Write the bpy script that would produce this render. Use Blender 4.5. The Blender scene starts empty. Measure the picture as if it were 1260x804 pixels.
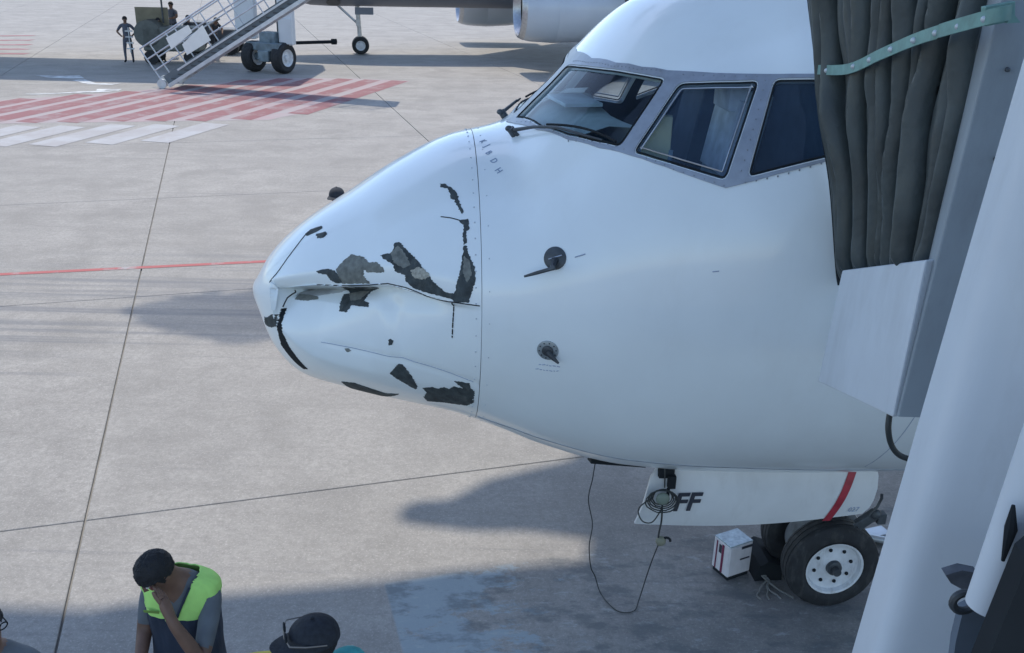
import bpy, bmesh, math, random
from mathutils import Vector, Matrix, noise
from mathutils.geometry import delaunay_2d_cdt
random.seed(7)
SC = bpy.context.scene
COL = SC.collection
rad = math.radians

# ------------------------------------------------------------------ camera
FPX, PITCH, ROLL, CAMH = 1160.0, 0.378, 0.0245, 4.395       # focal length in px of a 1260 wide frame, metres
FW = Vector((0, math.cos(PITCH), -math.sin(PITCH)))
_r0 = Vector((1, 0, 0)); _u0 = _r0.cross(FW)
RT = _r0*math.cos(ROLL) + _u0*math.sin(ROLL)
UP = -_r0*math.sin(ROLL) + _u0*math.cos(ROLL)
cd = bpy.data.cameras.new('camera'); cam = bpy.data.objects.new('camera', cd); COL.objects.link(cam)
cd.sensor_width = 36; cd.lens = FPX/1260*36; cd.clip_start = 0.05; cd.clip_end = 3000
M = Matrix((RT, UP, -FW)).transposed().to_4x4(); M.translation = (0, 0, CAMH)
cam.matrix_world = M; SC.camera = cam

# ------------------------------------------------------------------ light
SUN_EL = rad(58)
SUN_H = Vector((-0.25, 0.968, 0)).normalized()               # horizontal direction towards the sun (beyond the aircraft)
SUN_DIR = (SUN_H*math.cos(SUN_EL) + Vector((0, 0, math.sin(SUN_EL)))).normalized()
w = bpy.data.worlds.new('World'); SC.world = w; w.use_nodes = True
nt = w.node_tree; bg = nt.nodes['Background']
sky = nt.nodes.new('ShaderNodeTexSky'); sky.sky_type = 'NISHITA'; sky.sun_disc = False
sky.sun_elevation = SUN_EL; sky.sun_rotation = math.atan2(SUN_H.x, SUN_H.y)
sky.air_density = 1.0; sky.dust_density = 0.5; sky.ozone_density = 0.9
nt.links.new(sky.outputs[0], bg.inputs[0]); bg.inputs[1].default_value = 0.15
sl = bpy.data.lights.new('sun', 'SUN'); so = bpy.data.objects.new('sun', sl); COL.objects.link(so)
sl.energy = 2.05; sl.angle = rad(0.6); sl.color = (1.0, 0.92, 0.79)
so.rotation_euler = (-SUN_DIR).to_track_quat('-Z', 'Y').to_euler(); so.location = (0, 0, 30)
SC.view_settings.view_transform = 'Standard'; SC.view_settings.look = 'None'
SC.view_settings.exposure = 0.88; SC.view_settings.gamma = 1

# ------------------------------------------------------------------ helpers
def ray(px, py):
    return (FW*FPX + RT*(px-630) - UP*(py-402)).normalized()
def G(px, py, z=0.0):                                        # point of the photo on a level plane
    d = ray(px, py); return Vector((0, 0, CAMH)) + d*((z-CAMH)/d.z)
def PY(px, py, Y):                                           # point of the photo on an upright plane Y = const
    d = ray(px, py); return Vector((0, 0, CAMH)) + d*(Y/d.y)

MATS = {}
def mat(name, col, rough=.55, metal=0.0, var=.12, scale=6.0, bump=0.0, bscale=60.0, coat=0.0, dirt=None, dirt_amt=0.0, spec=0.5):
    if name in MATS: return MATS[name]
    m = bpy.data.materials.new(name); m.use_nodes = True; t = m.node_tree; b = t.nodes['Principled BSDF']
    b.inputs['Roughness'].default_value = rough; b.inputs['Metallic'].default_value = metal
    b.inputs['Coat Weight'].default_value = coat; b.inputs['Coat Roughness'].default_value = .08
    b.inputs['Specular IOR Level'].default_value = spec
    tc = t.nodes.new('ShaderNodeTexCoord')
    n = t.nodes.new('ShaderNodeTexNoise'); n.inputs['Scale'].default_value = scale; n.inputs['Detail'].default_value = 6
    t.links.new(tc.outputs['Object'], n.inputs['Vector'])
    r = t.nodes.new('ShaderNodeValToRGB')
    r.color_ramp.elements[0].position = .3; r.color_ramp.elements[1].position = .72
    r.color_ramp.elements[0].color = [c*(1-var) for c in col]+[1]; r.color_ramp.elements[1].color = [min(1, c*(1+var)) for c in col]+[1]
    t.links.new(n.outputs['Fac'], r.inputs[0])
    out = r.outputs[0]
    if dirt:
        n2 = t.nodes.new('ShaderNodeTexNoise'); n2.inputs['Scale'].default_value = scale*.6; n2.inputs['Detail'].default_value = 9
        n2.inputs['Roughness'].default_value = .68
        mp = t.nodes.new('ShaderNodeMapping'); mp.inputs['Scale'].default_value = (1.6, 1.6, .55)
        t.links.new(tc.outputs['Object'], mp.inputs[0]); t.links.new(mp.outputs[0], n2.inputs['Vector'])
        r2 = t.nodes.new('ShaderNodeMapRange'); r2.inputs[1].default_value = .52; r2.inputs[2].default_value = .75
        r2.inputs[4].default_value = dirt_amt
        t.links.new(n2.outputs['Fac'], r2.inputs[0])
        mx = t.nodes.new('ShaderNodeMixRGB'); mx.inputs[2].default_value = list(dirt)+[1]
        t.links.new(r2.outputs[0], mx.inputs[0]); t.links.new(out, mx.inputs[1]); out = mx.outputs[0]
    t.links.new(out, b.inputs['Base Color'])
    if bump:
        n3 = t.nodes.new('ShaderNodeTexNoise'); n3.inputs['Scale'].default_value = bscale; n3.inputs['Detail'].default_value = 5
        t.links.new(tc.outputs['Object'], n3.inputs['Vector'])
        bp = t.nodes.new('ShaderNodeBump'); bp.inputs['Strength'].default_value = bump; bp.inputs['Distance'].default_value = .01
        t.links.new(n3.outputs['Fac'], bp.inputs['Height']); t.links.new(bp.outputs[0], b.inputs['Normal'])
    MATS[name] = m; return m

def glass(name, tint, rough=.02, trans=.75):
    m = bpy.data.materials.new(name); m.use_nodes = True; t = m.node_tree
    t.nodes.remove(t.nodes['Principled BSDF']); out = t.nodes['Material Output']
    tr = t.nodes.new('ShaderNodeBsdfTransparent'); tr.inputs[0].default_value = list(tint)+[1]
    gl = t.nodes.new('ShaderNodeBsdfGlossy'); gl.inputs['Roughness'].default_value = rough; gl.inputs[0].default_value = (1, 1, 1, 1)
    df = t.nodes.new('ShaderNodeBsdfDiffuse'); df.inputs[0].default_value = (.10, .19, .33, 1)  # blue diffuse share paints the sky's reflection into the pane
    fr = t.nodes.new('ShaderNodeFresnel'); fr.inputs[0].default_value = 1.3
    no = t.nodes.new('ShaderNodeTexNoise'); no.inputs['Scale'].default_value = 5
    mr = t.nodes.new('ShaderNodeMapRange'); mr.inputs[3].default_value = trans-.05; mr.inputs[4].default_value = trans+.05
    t.links.new(no.outputs[0], mr.inputs[0])
    a = t.nodes.new('ShaderNodeMixShader'); t.links.new(mr.outputs[0], a.inputs[0]); t.links.new(df.outputs[0], a.inputs[1]); t.links.new(tr.outputs[0], a.inputs[2])
    c = t.nodes.new('ShaderNodeMixShader'); t.links.new(fr.outputs[0], c.inputs[0]); t.links.new(a.outputs[0], c.inputs[1]); t.links.new(gl.outputs[0], c.inputs[2])
    t.links.new(c.outputs[0], out.inputs[0]); MATS[name] = m; return m

def tag(o, label=None, cat=None, group=None, kind=None):
    if label: o['label'] = label
    if cat: o['category'] = cat
    if group: o['group'] = group
    if kind: o['kind'] = kind
    return o
def thing(name, label, cat, loc=(0, 0, 0), rotz=0.0, group=None):
    o = bpy.data.objects.new(name, None); COL.objects.link(o); o.location = loc; o.rotation_euler = (0, 0, rotz)
    o.empty_display_size = .2
    return tag(o, label, cat, group)
def smooth(me, ang=40):
    me.polygons.foreach_set('use_smooth', [True]*len(me.polygons))
    try: me.set_sharp_from_angle(angle=rad(ang))
    except Exception: pass
def mobj(name, verts, faces, m, parent=None, sm=True, ang=40, world=False):
    me = bpy.data.meshes.new(name)
    if world and parent:
        off = parent.location; verts = [Vector(v)-off for v in verts]
    me.from_pydata([tuple(v) for v in verts], [], faces); me.update()
    for k in (m if isinstance(m, (list, tuple)) else [m]): me.materials.append(k)
    if sm: smooth(me, ang)
    o = bpy.data.objects.new(name, me); COL.objects.link(o)
    if parent: o.parent = parent
    return o
def apply_mods(o, ang=40):
    dg = bpy.context.evaluated_depsgraph_get(); me = bpy.data.meshes.new_from_object(o.evaluated_get(dg)); me.name = o.data.name
    o.modifiers.clear(); o.data = me; smooth(me, ang)
class MB:
    """collects shapes, builds ONE mesh"""
    def __init__(s): s.v = []; s.f = []
    def add(s, v, f):
        n = len(s.v); s.v += [Vector(q) for q in v]; s.f += [tuple(i+n for i in q) for q in f]; return s
    def box(s, c, d, rot=None, taper=1.0):
        c = Vector(c); h = Vector(d)*.5; R = rot or Matrix.Identity(3); v = []
        b = min(h)*.12
        # bevelled box : 24 verts
        pts = []
        for z in (-1, 1):
            k = taper if z > 0 else 1
            for (x, y) in ((-1, -1), (1, -1), (1, 1), (-1, 1)):
                pts.append((x, y, z, k))
        vv = []; idx = {}
        for (x, y, z, k) in pts:
            for ax in range(3):
                q = [x*(h.x*k-b), y*(h.y*k-b), z*(h.z-b)]
                q[ax] += (x, y, z)[ax]*b
                idx[(x, y, z, ax)] = len(vv); vv.append(R @ Vector(q) + c)
        f = []
        I = idx
        for sgn in (-1, 1):
            f.append([I[(sgn, y, z, 0)] for y, z in ((-1, -1), (1, -1), (1, 1), (-1, 1))][::sgn])
            f.append([I[(x, sgn, z, 1)] for x, z in ((-1, -1), (-1, 1), (1, 1), (1, -1))][::sgn])
            f.append([I[(x, y, sgn, 2)] for x, y in ((-1, -1), (1, -1), (1, 1), (-1, 1))][::sgn])
        for a in (-1, 1):
            for b2 in (-1, 1):
                f.append([I[(a, b2, -1, 0)], I[(a, b2, 1, 0)], I[(a, b2, 1, 1)], I[(a, b2, -1, 1)]][::a*b2])
                f.append([I[(a, -1, b2, 0)], I[(a, -1, b2, 2)], I[(a, 1, b2, 2)], I[(a, 1, b2, 0)]][::a*b2])
                f.append([I[(-1, a, b2, 1)], I[(1, a, b2, 1)], I[(1, a, b2, 2)], I[(-1, a, b2, 2)]][::a*b2])
        for (x, y, z, k) in pts:
            f.append([I[(x, y, z, 0)], I[(x, y, z, 1)], I[(x, y, z, 2)]][::int(x*y*z)])
        return s.add(vv, f)
    def tube(s, P, r, n=8, cap=True):
        P = [Vector(p) for p in P]; v = []; f = []
        rr = r if isinstance(r, (list, tuple)) else [r]*len(P)
        ref = None
        for i, p in enumerate(P):
            t = (P[min(i+1, len(P)-1)]-P[max(i-1, 0)]).normalized()
            if ref is None:
                ref = t.orthogonal().normalized()
            a = (ref - t*ref.dot(t)).normalized(); ref = a; b = t.cross(a)
            for k in range(n):
                th = 2*math.pi*k/n; v.append(p + (a*math.cos(th)+b*math.sin(th))*rr[i])
        for i in range(len(P)-1):
            for k in range(n):
                f.append((i*n+k, i*n+(k+1) % n, (i+1)*n+(k+1) % n, (i+1)*n+k))
        if cap: f.append(tuple(range(n))[::-1]); f.append(tuple((len(P)-1)*n+k for k in range(n)))
        return s.add(v, f)
    def lathe(s, prof, c, axis, n=32, cap=False):
        """prof: (along, radius) points"""
        c = Vector(c); ax = Vector(axis).normalized(); a = ax.orthogonal().normalized(); b = ax.cross(a); v = []; f = []
        for (h, r) in prof:
            for k in range(n):
                th = 2*math.pi*k/n; v.append(c + ax*h + (a*math.cos(th)+b*math.sin(th))*r)
        for i in range(len(prof)-1):
            for k in range(n):
                f.append((i*n+k, i*n+(k+1) % n, (i+1)*n+(k+1) % n, (i+1)*n+k))
        if cap: f.append(tuple(range(n))[::-1]); f.append(tuple((len(prof)-1)*n+k for k in range(n)))
        return s.add(v, f)
    def prism(s, P, off):
        n = len(P); off = Vector(off); v = [Vector(p) for p in P]; v += [p+off for p in v[:n]]
        f = [tuple(range(n))[::-1], tuple(range(n, 2*n))] + [(i, (i+1) % n, n+(i+1) % n, n+i) for i in range(n)]
        return s.add(v, f)
    def ball(s, c, d, n=10, m=8, R=None):
        c = Vector(c); v = []; f = []
        for i in range(m+1):
            a = math.pi*i/m
            for k in range(n):
                b = 2*math.pi*k/n; q = Vector((math.sin(a)*math.cos(b)*d[0], math.sin(a)*math.sin(b)*d[1], math.cos(a)*d[2]))
                v.append(c + (R @ q if R else q))
        for i in range(m):
            for k in range(n): f.append((i*n+k, (i+1)*n+k, (i+1)*n+(k+1) % n, i*n+(k+1) % n))
        return s.add(v, f)
    def build(s, name, m, parent=None, **k): return mobj(name, s.v, s.f, m, parent, **k)

def bez(P, n=6):                                             # catmull-rom through points
    P = [Vector(p) for p in P]; out = []
    for i in range(len(P)-1):
        p0 = P[max(i-1, 0)]; p1 = P[i]; p2 = P[i+1]; p3 = P[min(i+2, len(P)-1)]
        for k in range(n):
            t = k/n; out.append(.5*((2*p1)+(p2-p0)*t+(2*p0-5*p1+4*p2-p3)*t*t+(3*p1-p0-3*p2+p3)*t**3))
    return out+[P[-1]]

def text_obj(name, body, size, m, parent, Mx, depth=.002, shear=0, font_scale=1.0, bold=0.0):
    c = bpy.data.curves.new(name, 'FONT'); c.body = body; c.size = size; c.extrude = depth; c.shear = shear; c.offset = bold
    t = bpy.data.objects.new('tmp', c); COL.objects.link(t)
    dg = bpy.context.evaluated_depsgraph_get(); me = bpy.data.meshes.new_from_object(t.evaluated_get(dg))
    bpy.data.objects.remove(t); me.transform(Mx); me.materials.clear(); me.materials.append(m); me.name = name
    o = bpy.data.objects.new(name, me); COL.objects.link(o); o.parent = parent; return o

def pip(x, y, P):
    c = False; n = len(P); j = n-1
    for i in range(n):
        if (P[i][1] > y) != (P[j][1] > y) and x < (P[j][0]-P[i][0])*(y-P[i][1])/(P[j][1]-P[i][1])+P[i][0]: c = not c
        j = i
    return c

# ------------------------------------------------------------------ aircraft surface  S(x, phi)
XK = [0,.03,.12,.3,.6,.9,1.22,1.55,1.75,2.3,2.8,3.4,4.2,5.2,6.5,9]
WK = [0,.13,.27,.45,.66,.82,.95,1.08,1.15,1.34,1.49,1.62,1.75,1.84,1.88,1.88]
TK = [2.42,2.484,2.63,2.804,3.005,3.2,3.356,3.44,3.616,4.154,4.359,4.639,4.934,5.147,5.235,5.235]
BK = [2.393,2.295,2.035,1.850,1.771,1.707,1.638,1.511,1.42,1.263,1.226,1.218,1.223,1.223,1.221,1.22]
MK = [2.42+(2.55-2.42)*min(x/1.22,1) if x<=1.22 else (2.55+.2*(x-1.22)/1.08 if x<=2.3 else (2.75+.35*(x-2.3)/1.9 if x<=4.2 else min(3.25,3.1+.15*(x-4.2)/2.3))) for x in XK]
SK = [math.sqrt(x) for x in XK]
def _tan(x, y):
    n = len(x); h = [x[i+1]-x[i] for i in range(n-1)]; d = [(y[i+1]-y[i])/h[i] for i in range(n-1)]; m = [0]*n; m[0] = d[0]; m[-1] = d[-1]
    for i in range(1, n-1):
        if d[i-1]*d[i] > 0:
            w1 = 2*h[i]+h[i-1]; w2 = h[i]+2*h[i-1]; m[i] = (w1+w2)/(w1/d[i-1]+w2/d[i])
    return m
TAN = {id(k): _tan(SK, k) for k in (WK, TK, BK, MK)}
def hermite(X, Y, T, q):
    q = min(max(q, X[0]), X[-1]); i = 0
    while i < len(X)-2 and q > X[i+1]: i += 1
    h = X[i+1]-X[i]; t = (q-X[i])/h
    return (2*t**3-3*t*t+1)*Y[i]+(t**3-2*t*t+t)*h*T[i]+(3*t*t-2*t**3)*Y[i+1]+(t**3-t*t)*h*T[i+1]
_cache = {}
def prof(x):
    k = round(x, 5)
    if k not in _cache:
        s = math.sqrt(max(x, 0)); _cache[k] = tuple(hermite(SK, K, TAN[id(K)], s) for K in (WK, TK, BK, MK))
    return _cache[k]
def S0(x, ph):
    W, T, B, Mz = prof(x); c = math.cos(ph)
    return Vector((x, -W*math.sin(ph), Mz+(T-Mz)*c if c > 0 else Mz+(Mz-B)*c))
CRX = [0,.18,.42,.585,.85,1.04,1.2,1.36]; CRY = [69,70.3,70.7,72.7,74,79.6,83,85]
def lerp(X, Y, q):
    if q <= X[0]: return Y[0]
    for i in range(len(X)-1):
        if q <= X[i+1]: return Y[i]+(Y[i+1]-Y[i])*(q-X[i])/(X[i+1]-X[i])
    return Y[-1]
def sst(a, b, x):
    t = min(max((x-a)/(b-a), 0), 1); return t*t*(3-2*t)
def dent(x, phd):
    """depth (m) the crushed panel of the radome is pushed in"""
    if x > 1.36 or phd < 50 or phd > 175: return 0
    cr = lerp(CRX, CRY, x); s = phd-cr
    A = lerp([0,.16,.185,.4,.8,1.1,1.25,1.36], [0,0,.26,.25,.16,.085,.028,0], x)
    if s < 0: return A*.16*max(0, 1+s/12)**2-.006*math.exp(-((s+9)/4)**2)*min(1, A/.05)
    end = lerp([.15,.25,.40,.8,1.36], [38,42,50,48,36], x)
    d = A*(.10+.90*sst(0, 2.4, s))*max(0, 1-s/end)**1.15
    d += .016*math.exp(-((x-.80-.0035*s)/.05)**2)*sst(4, 14, s)*max(0, 1-s/end)-.010*math.exp(-((x-.70-.0035*s)/.05)**2)*sst(4, 14, s)*max(0, 1-s/end)
    d += .009*math.sin(x*15+s*.09)*sst(3, 12, s)*max(0, 1-s/end)*sst(.2,.35,x)*(1-sst(1.1,1.3,x))
    g = phd-(110.8+(0 if x < .9 else 12*(x-.9)))                    # shallow fold line lower down
    d += .006*math.exp(-(g/1.3)**2)*sst(.42,.5,x)
    return d
def S(x, ph, off=0.0):
    p = S0(x, ph); e = 2e-3
    a = S0(x+e, ph)-S0(max(x-e, 0), ph); b = S0(x, ph+e)-S0(x, ph-e)
    n = b.cross(a)
    if n.length < 1e-12: n = Vector((-1, 0, 0))
    n.normalize()
    c = Vector((0, 0, prof(x)[3]))
    if n.dot(Vector((0, p.y, p.z-c.z))) < 0 and x > .02: n = -n
    phd = math.degrees(ph) % 360
    return p + n*(off - dent(x, phd))
# ------------------------------------------------------------------ materials
white = mat('aircraft_white_paint', (.77, .825, .84), .28, var=.035, scale=2.2, coat=.5, dirt=(.5, .49, .47), dirt_amt=.14, bump=.05, bscale=2.5)
white2 = mat('door_white_paint', (.66, .68, .69), .4, var=.05, scale=5, coat=.2, dirt=(.38, .37, .35), dirt_amt=.28)
grey_frame = mat('window_frame_metal', (.30, .33, .38), .42, .35, var=.10, scale=20, dirt=(.18, .19, .2), dirt_amt=.4)
seamm = mat('seam_sealant', (.10, .12, .15), .7)
gasket = mat('black_gasket', (.016, .02, .024), .85, spec=.25)
steel = mat('bare_steel', (.45, .47, .5), .35, .8, var=.15, scale=12)
dsteel = mat('dark_metal', (.07, .08, .09), .5, .4, var=.3, scale=14)
compo = mat('bare_composite', (.040, .052, .056), .75, var=.45, scale=22, bump=.5, bscale=110, dirt=(.15, .16, .145), dirt_amt=.5)
compo2 = mat('primer_layer', (.17, .18, .165), .8, var=.3, scale=30, bump=.4, bscale=120, dirt=(.06, .07, .07), dirt_amt=.7)
core = mat('honeycomb_core', (.36, .35, .30), .85, var=.35, scale=60, bump=.4, bscale=160)
rubber = mat('tyre_rubber', (.018, .02, .023), .78, var=.3, scale=16, bump=.15, bscale=80, dirt=(.09, .088, .085), dirt_amt=.55)
rimwhite = mat('wheel_white', (.62, .64, .66), .45, var=.08, scale=18, dirt=(.2, .18, .16), dirt_amt=.55)
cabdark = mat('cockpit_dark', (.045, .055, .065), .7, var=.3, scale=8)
cabgrey = mat('cockpit_grey', (.36, .44, .46), .6, var=.15, scale=9)
cream = mat('cockpit_cream', (.85, .78, .42), .6, var=.1)
seatw = mat('seat_cover', (.8, .82, .84), .9, var=.2, scale=12, bump=.3, bscale=20)
red = mat('red_paint', (.35, .03, .05), .5, var=.2, scale=20)
ink = mat('dark_lettering', (.03, .035, .05), .5)
faint = mat('faint_stencil', (.30, .36, .47), .5)
glassA = glass('windscreen_glass', (.90, .97, .97), trans=.93)
glassB = glass('side_window_glass', (.70, .80, .92), trans=.84)
cablem = mat('black_cable', (.03, .035, .035), .55)
curtm = mat('bellows_fabric', (.045, .058, .060), .5, var=.28, scale=5, bump=.35, bscale=26, dirt=(.10, .105, .085), dirt_amt=.5)
strapm = mat('strap_webbing', (.16, .30, .27), .6, var=.15, scale=18, dirt=(.1, .14, .13), dirt_amt=.5)
jbwhite = mat('bridge_white_paint', (.56, .60, .64), .5, var=.05, scale=2.5, dirt=(.30, .31, .32), dirt_amt=.35, bump=.04, bscale=9)
jbgrey = mat('bridge_grey_paint', (.27, .31, .34), .55, var=.08, scale=3, dirt=(.14, .15, .16), dirt_amt=.5)
skinm = mat('skin', (.17, .095, .065), .6, var=.12, scale=18, bump=.1, bscale=60)
hairm = mat('black_hair', (.008, .009, .012), .7, var=.4, scale=60, bump=.6, bscale=120)
greyshirt = mat('grey_cloth', (.13, .145, .16), .9, var=.15, scale=9, bump=.4, bscale=24)
navy = mat('navy_vest', (.022, .032, .055), .85, var=.2, scale=9, bump=.4, bscale=24)
neon = mat('neon_vest', (.46, .80, .20), .8, var=.08, scale=12, bump=.3, bscale=26)
teal = mat('teal_cloth', (.05, .33, .35), .8, var=.3, scale=14)
yellow = mat('yellow_cloth', (.55, .48, .08), .85, var=.12, scale=14)
darkcloth = mat('dark_cloth', (.035, .04, .05), .9, var=.2, scale=12, bump=.3, bscale=26)
slate = mat('slate_cloth', (.09, .10, .13), .9, var=.2, scale=12)
green = mat('green_cloth', (.12, .28, .18), .9, var=.2, scale=12)
orange = mat('tan_panel', (.22, .20, .14), .8, var=.15, scale=4)
galv = mat('galvanised_steel', (.5, .54, .58), .45, .5, var=.12, scale=6)
bgwhite = mat('column_white', (.62, .65, .67), .5, var=.05, scale=2, dirt=(.3, .3, .3), dirt_amt=.3)
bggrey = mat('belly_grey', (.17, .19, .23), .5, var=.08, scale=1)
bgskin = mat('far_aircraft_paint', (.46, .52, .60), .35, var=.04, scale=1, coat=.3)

# ------------------------------------------------------------------ ground
DA = Vector((-0.2897, 0.9571, 0)); NB = Vector((0.9571, 0.2897, 0))
def ground_mat(name, tint=(.352, .335, .314)):
    m = bpy.data.materials.new(name); m.use_nodes = True; t = m.node_tree; b = t.nodes['Principled BSDF']; b.inputs['Roughness'].default_value = .85
    b.inputs['Specular IOR Level'].default_value = .3
    L = t.links.new; geo = t.nodes.new('ShaderNodeNewGeometry'); pos = geo.outputs['Position']
    def noi(scale, detail=8, rough=.6, stretch=None, rot=0):
        v = pos
        if stretch:
            mp = t.nodes.new('ShaderNodeMapping'); mp.inputs['Scale'].default_value = stretch; mp.inputs['Rotation'].default_value = (0, 0, rot)
            L(pos, mp.inputs[0]); v = mp.outputs[0]
        n = t.nodes.new('ShaderNodeTexNoise'); n.inputs['Scale'].default_value = scale; n.inputs['Detail'].default_value = detail; n.inputs['Roughness'].default_value = rough
        L(v, n.inputs['Vector']); return n.outputs['Fac']
    def rng(a, lo, hi, o0=0., o1=1.):
        r = t.nodes.new('ShaderNodeMapRange'); r.inputs[1].default_value = lo; r.inputs[2].default_value = hi; r.inputs[3].default_value = o0; r.inputs[4].default_value = o1
        L(a, r.inputs[0]); return r.outputs[0]
    def mix(fac, a, c):
        x = t.nodes.new('ShaderNodeMixRGB')
        L(fac, x.inputs[0])
        if isinstance(a, tuple): x.inputs[1].default_value = a+(1,)
        else: L(a, x.inputs[1])
        if isinstance(c, tuple): x.inputs[2].default_value = c+(1,)
        else: L(c, x.inputs[2])
        return x.outputs[0]
    lo = tuple(c*.88 for c in tint); hi = tuple(c*1.10 for c in tint)
    c = mix(rng(noi(.35, 10, .65), .35, .65), lo, hi)
    c = mix(rng(noi(.8, 12, .72), .47, .62, 0, .75), c, tuple(q*.62 for q in tint))                       # blotchy stains
    c = mix(rng(noi(1.3, 12, .75), .56, .70, 0, .35), c, tuple(min(1, q*1.28) for q in tint))
    c = mix(rng(noi(1.7, 10, .7, (1, 1, 1)), .44, .66, 0, .6), c, tuple(q*.72 for q in tint))        # mottled wear
    c = mix(rng(noi(.5, 10, .75, (.35, 2.6, 1), rad(-12)), .50, .66, 0, .6), c, tuple(q*.66 for q in tint))    # long scuffs along the bay
    c = mix(rng(noi(2.2, 6, .6, (.12, 3.2, 1), rad(-7)), .60, .70, 0, .55), c, (.17, .17, .18))       # tyre rubber streaks
    c = mix(rng(noi(16, 10, .85), .38, .58, .75, 0), c, tuple(q*.58 for q in tint))                       # pitted aggregate
    c = mix(rng(noi(48, 4, .8), .53, .68, 0, .65), c, tuple(min(1, q*1.42) for q in tint))
    oi = t.nodes.new('ShaderNodeObjectInfo'); c = mix(rng(oi.outputs['Random'], 0, 1, 0, .14), c, tuple(q*.78 for q in tint))
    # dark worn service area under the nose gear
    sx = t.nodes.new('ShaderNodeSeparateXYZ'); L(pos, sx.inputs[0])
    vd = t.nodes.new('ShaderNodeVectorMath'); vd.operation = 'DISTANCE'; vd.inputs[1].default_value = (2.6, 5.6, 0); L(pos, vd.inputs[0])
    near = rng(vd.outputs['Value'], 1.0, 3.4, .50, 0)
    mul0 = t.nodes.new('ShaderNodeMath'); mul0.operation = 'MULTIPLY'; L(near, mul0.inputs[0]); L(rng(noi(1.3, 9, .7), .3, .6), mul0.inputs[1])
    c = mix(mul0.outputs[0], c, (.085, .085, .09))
    # worn pale blue stand marking: sharp left and far edges, flaking away to the right
    U0 = G(471, 716).dot(NB); V0 = G(500, 715).dot(DA)
    du = t.nodes.new('ShaderNodeVectorMath'); du.operation = 'DOT_PRODUCT'; du.inputs[1].default_value = tuple(NB); L(pos, du.inputs[0])
    dv = t.nodes.new('ShaderNodeVectorMath'); dv.operation = 'DOT_PRODUCT'; dv.inputs[1].default_value = tuple(DA); L(pos, dv.inputs[0])
    def mul(x, y):
        q = t.nodes.new('ShaderNodeMath'); q.operation = 'MULTIPLY'
        for k_, z_ in enumerate((x, y)):
            if isinstance(z_, float): q.inputs[k_].default_value = z_
            else: L(z_, q.inputs[k_])
        return q.outputs[0]
    def add_(x, y):
        q = t.nodes.new('ShaderNodeMath'); q.operation = 'ADD'; L(x, q.inputs[0]); L(y, q.inputs[1]); return q.outputs[0]
    reg = mul(rng(du.outputs['Value'], U0, U0+.02), rng(dv.outputs['Value'], V0-.02, V0+.02, 1, 0))
    cov = add_(noi(2.6, 12, .74, (1, 1.8, 1), rad(-16)), rng(du.outputs['Value'], U0+.35, U0+1.5, .12, -.14))
    cov = add_(cov, mul(mul(rng(du.outputs['Value'], U0+.38, U0+.46, 1, 0), rng(dv.outputs['Value'], V0-.36, V0-.30)), .10))
    c = mix(mul(mul(reg, rng(cov, .50, .56)), .78), c, (.28, .34, .375))
    c = mix(mul(mul(reg, rng(noi(5.5, 10, .75, (1, 2.2, 1), rad(-16)), .56, .62)), .45), c, (.38, .40, .40))
    c = mix(mul(mul(reg, rng(noi(3.1, 10, .7, (.8, 1.6, 1), rad(-20)), .50, .60)), .55), c, (.10, .11, .12))
    # band of dark streaks along the bay lines
    dt = t.nodes.new('ShaderNodeVectorMath'); dt.operation = 'DOT_PRODUCT'; dt.inputs[1].default_value = (-.29, .957, 0); L(pos, dt.inputs[0])
    w1 = rng(dt.outputs['Value'], 10.6, 11.4); w2 = rng(dt.outputs['Value'], 13.4, 15.2, 1, 0)
    m1 = t.nodes.new('ShaderNodeMath'); m1.operation = 'MULTIPLY'; L(w1, m1.inputs[0]); L(w2, m1.inputs[1])
    m2 = t.nodes.new('ShaderNodeMath'); m2.operation = 'MULTIPLY'; L(m1.outputs[0], m2.inputs[0]); L(rng(noi(1.1, 8, .65, (.10, 3.6, 1), rad(-14)), .47, .60, 0, .62), m2.inputs[1])
    c = mix(m2.outputs[0], c, (.15, .155, .17))
    L(c, b.inputs['Base Color'])
    bp = t.nodes.new('ShaderNodeBump'); bp.inputs['Strength'].default_value = .35; bp.inputs['Distance'].default_value = .006
    L(noi(70, 6, .7), bp.inputs['Height']); L(bp.outputs[0], b.inputs['Normal'])
    return m
conc = ground_mat('concrete_apron'); joint = mat('joint_filler', (.25, .245, .235), .9, var=.3, scale=3)
ground = mobj('ground', [(-400, -120, -.03), (400, -120, -.03), (400, 900, -.03), (-400, 900, -.03)], [(0, 1, 2, 3)], joint, sm=False)
tag(ground, 'pale worn concrete apron of large slabs with thin dark joints', kind='structure')
DA = Vector((-0.2897, 0.9571, 0)); NB = Vector((0.9571, 0.2897, 0)); O = Vector((-2.98, 4.99, 0)) + DA*1.62
SA, SB, GAP = 5.5, 6.09, .018
def slab_mesh():
    hx, hy, b = SB/2-GAP/2, SA/2-.004, .006
    v = []
    for z, k in ((-.03, 0), (-b, 0), (0, b)):
        for x, y in ((-1, -1), (1, -1), (1, 1), (-1, 1)): v.append(NB*(x*(hx-k)) + DA*(y*(hy-k)) + Vector((0, 0, z)))
    f = [(8, 9, 10, 11)]
    for r_ in (0, 4):
        for k in range(4): f.append((r_+k, r_+(k+1) % 4, r_+4+(k+1) % 4, r_+4+k))
    me = bpy.data.meshes.new('concrete_slab'); me.from_pydata([tuple(q) for q in v], [], f); me.materials.append(conc); me.update(); return me
sm_ = slab_mesh(); nslab = 0; cells = []
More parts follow.
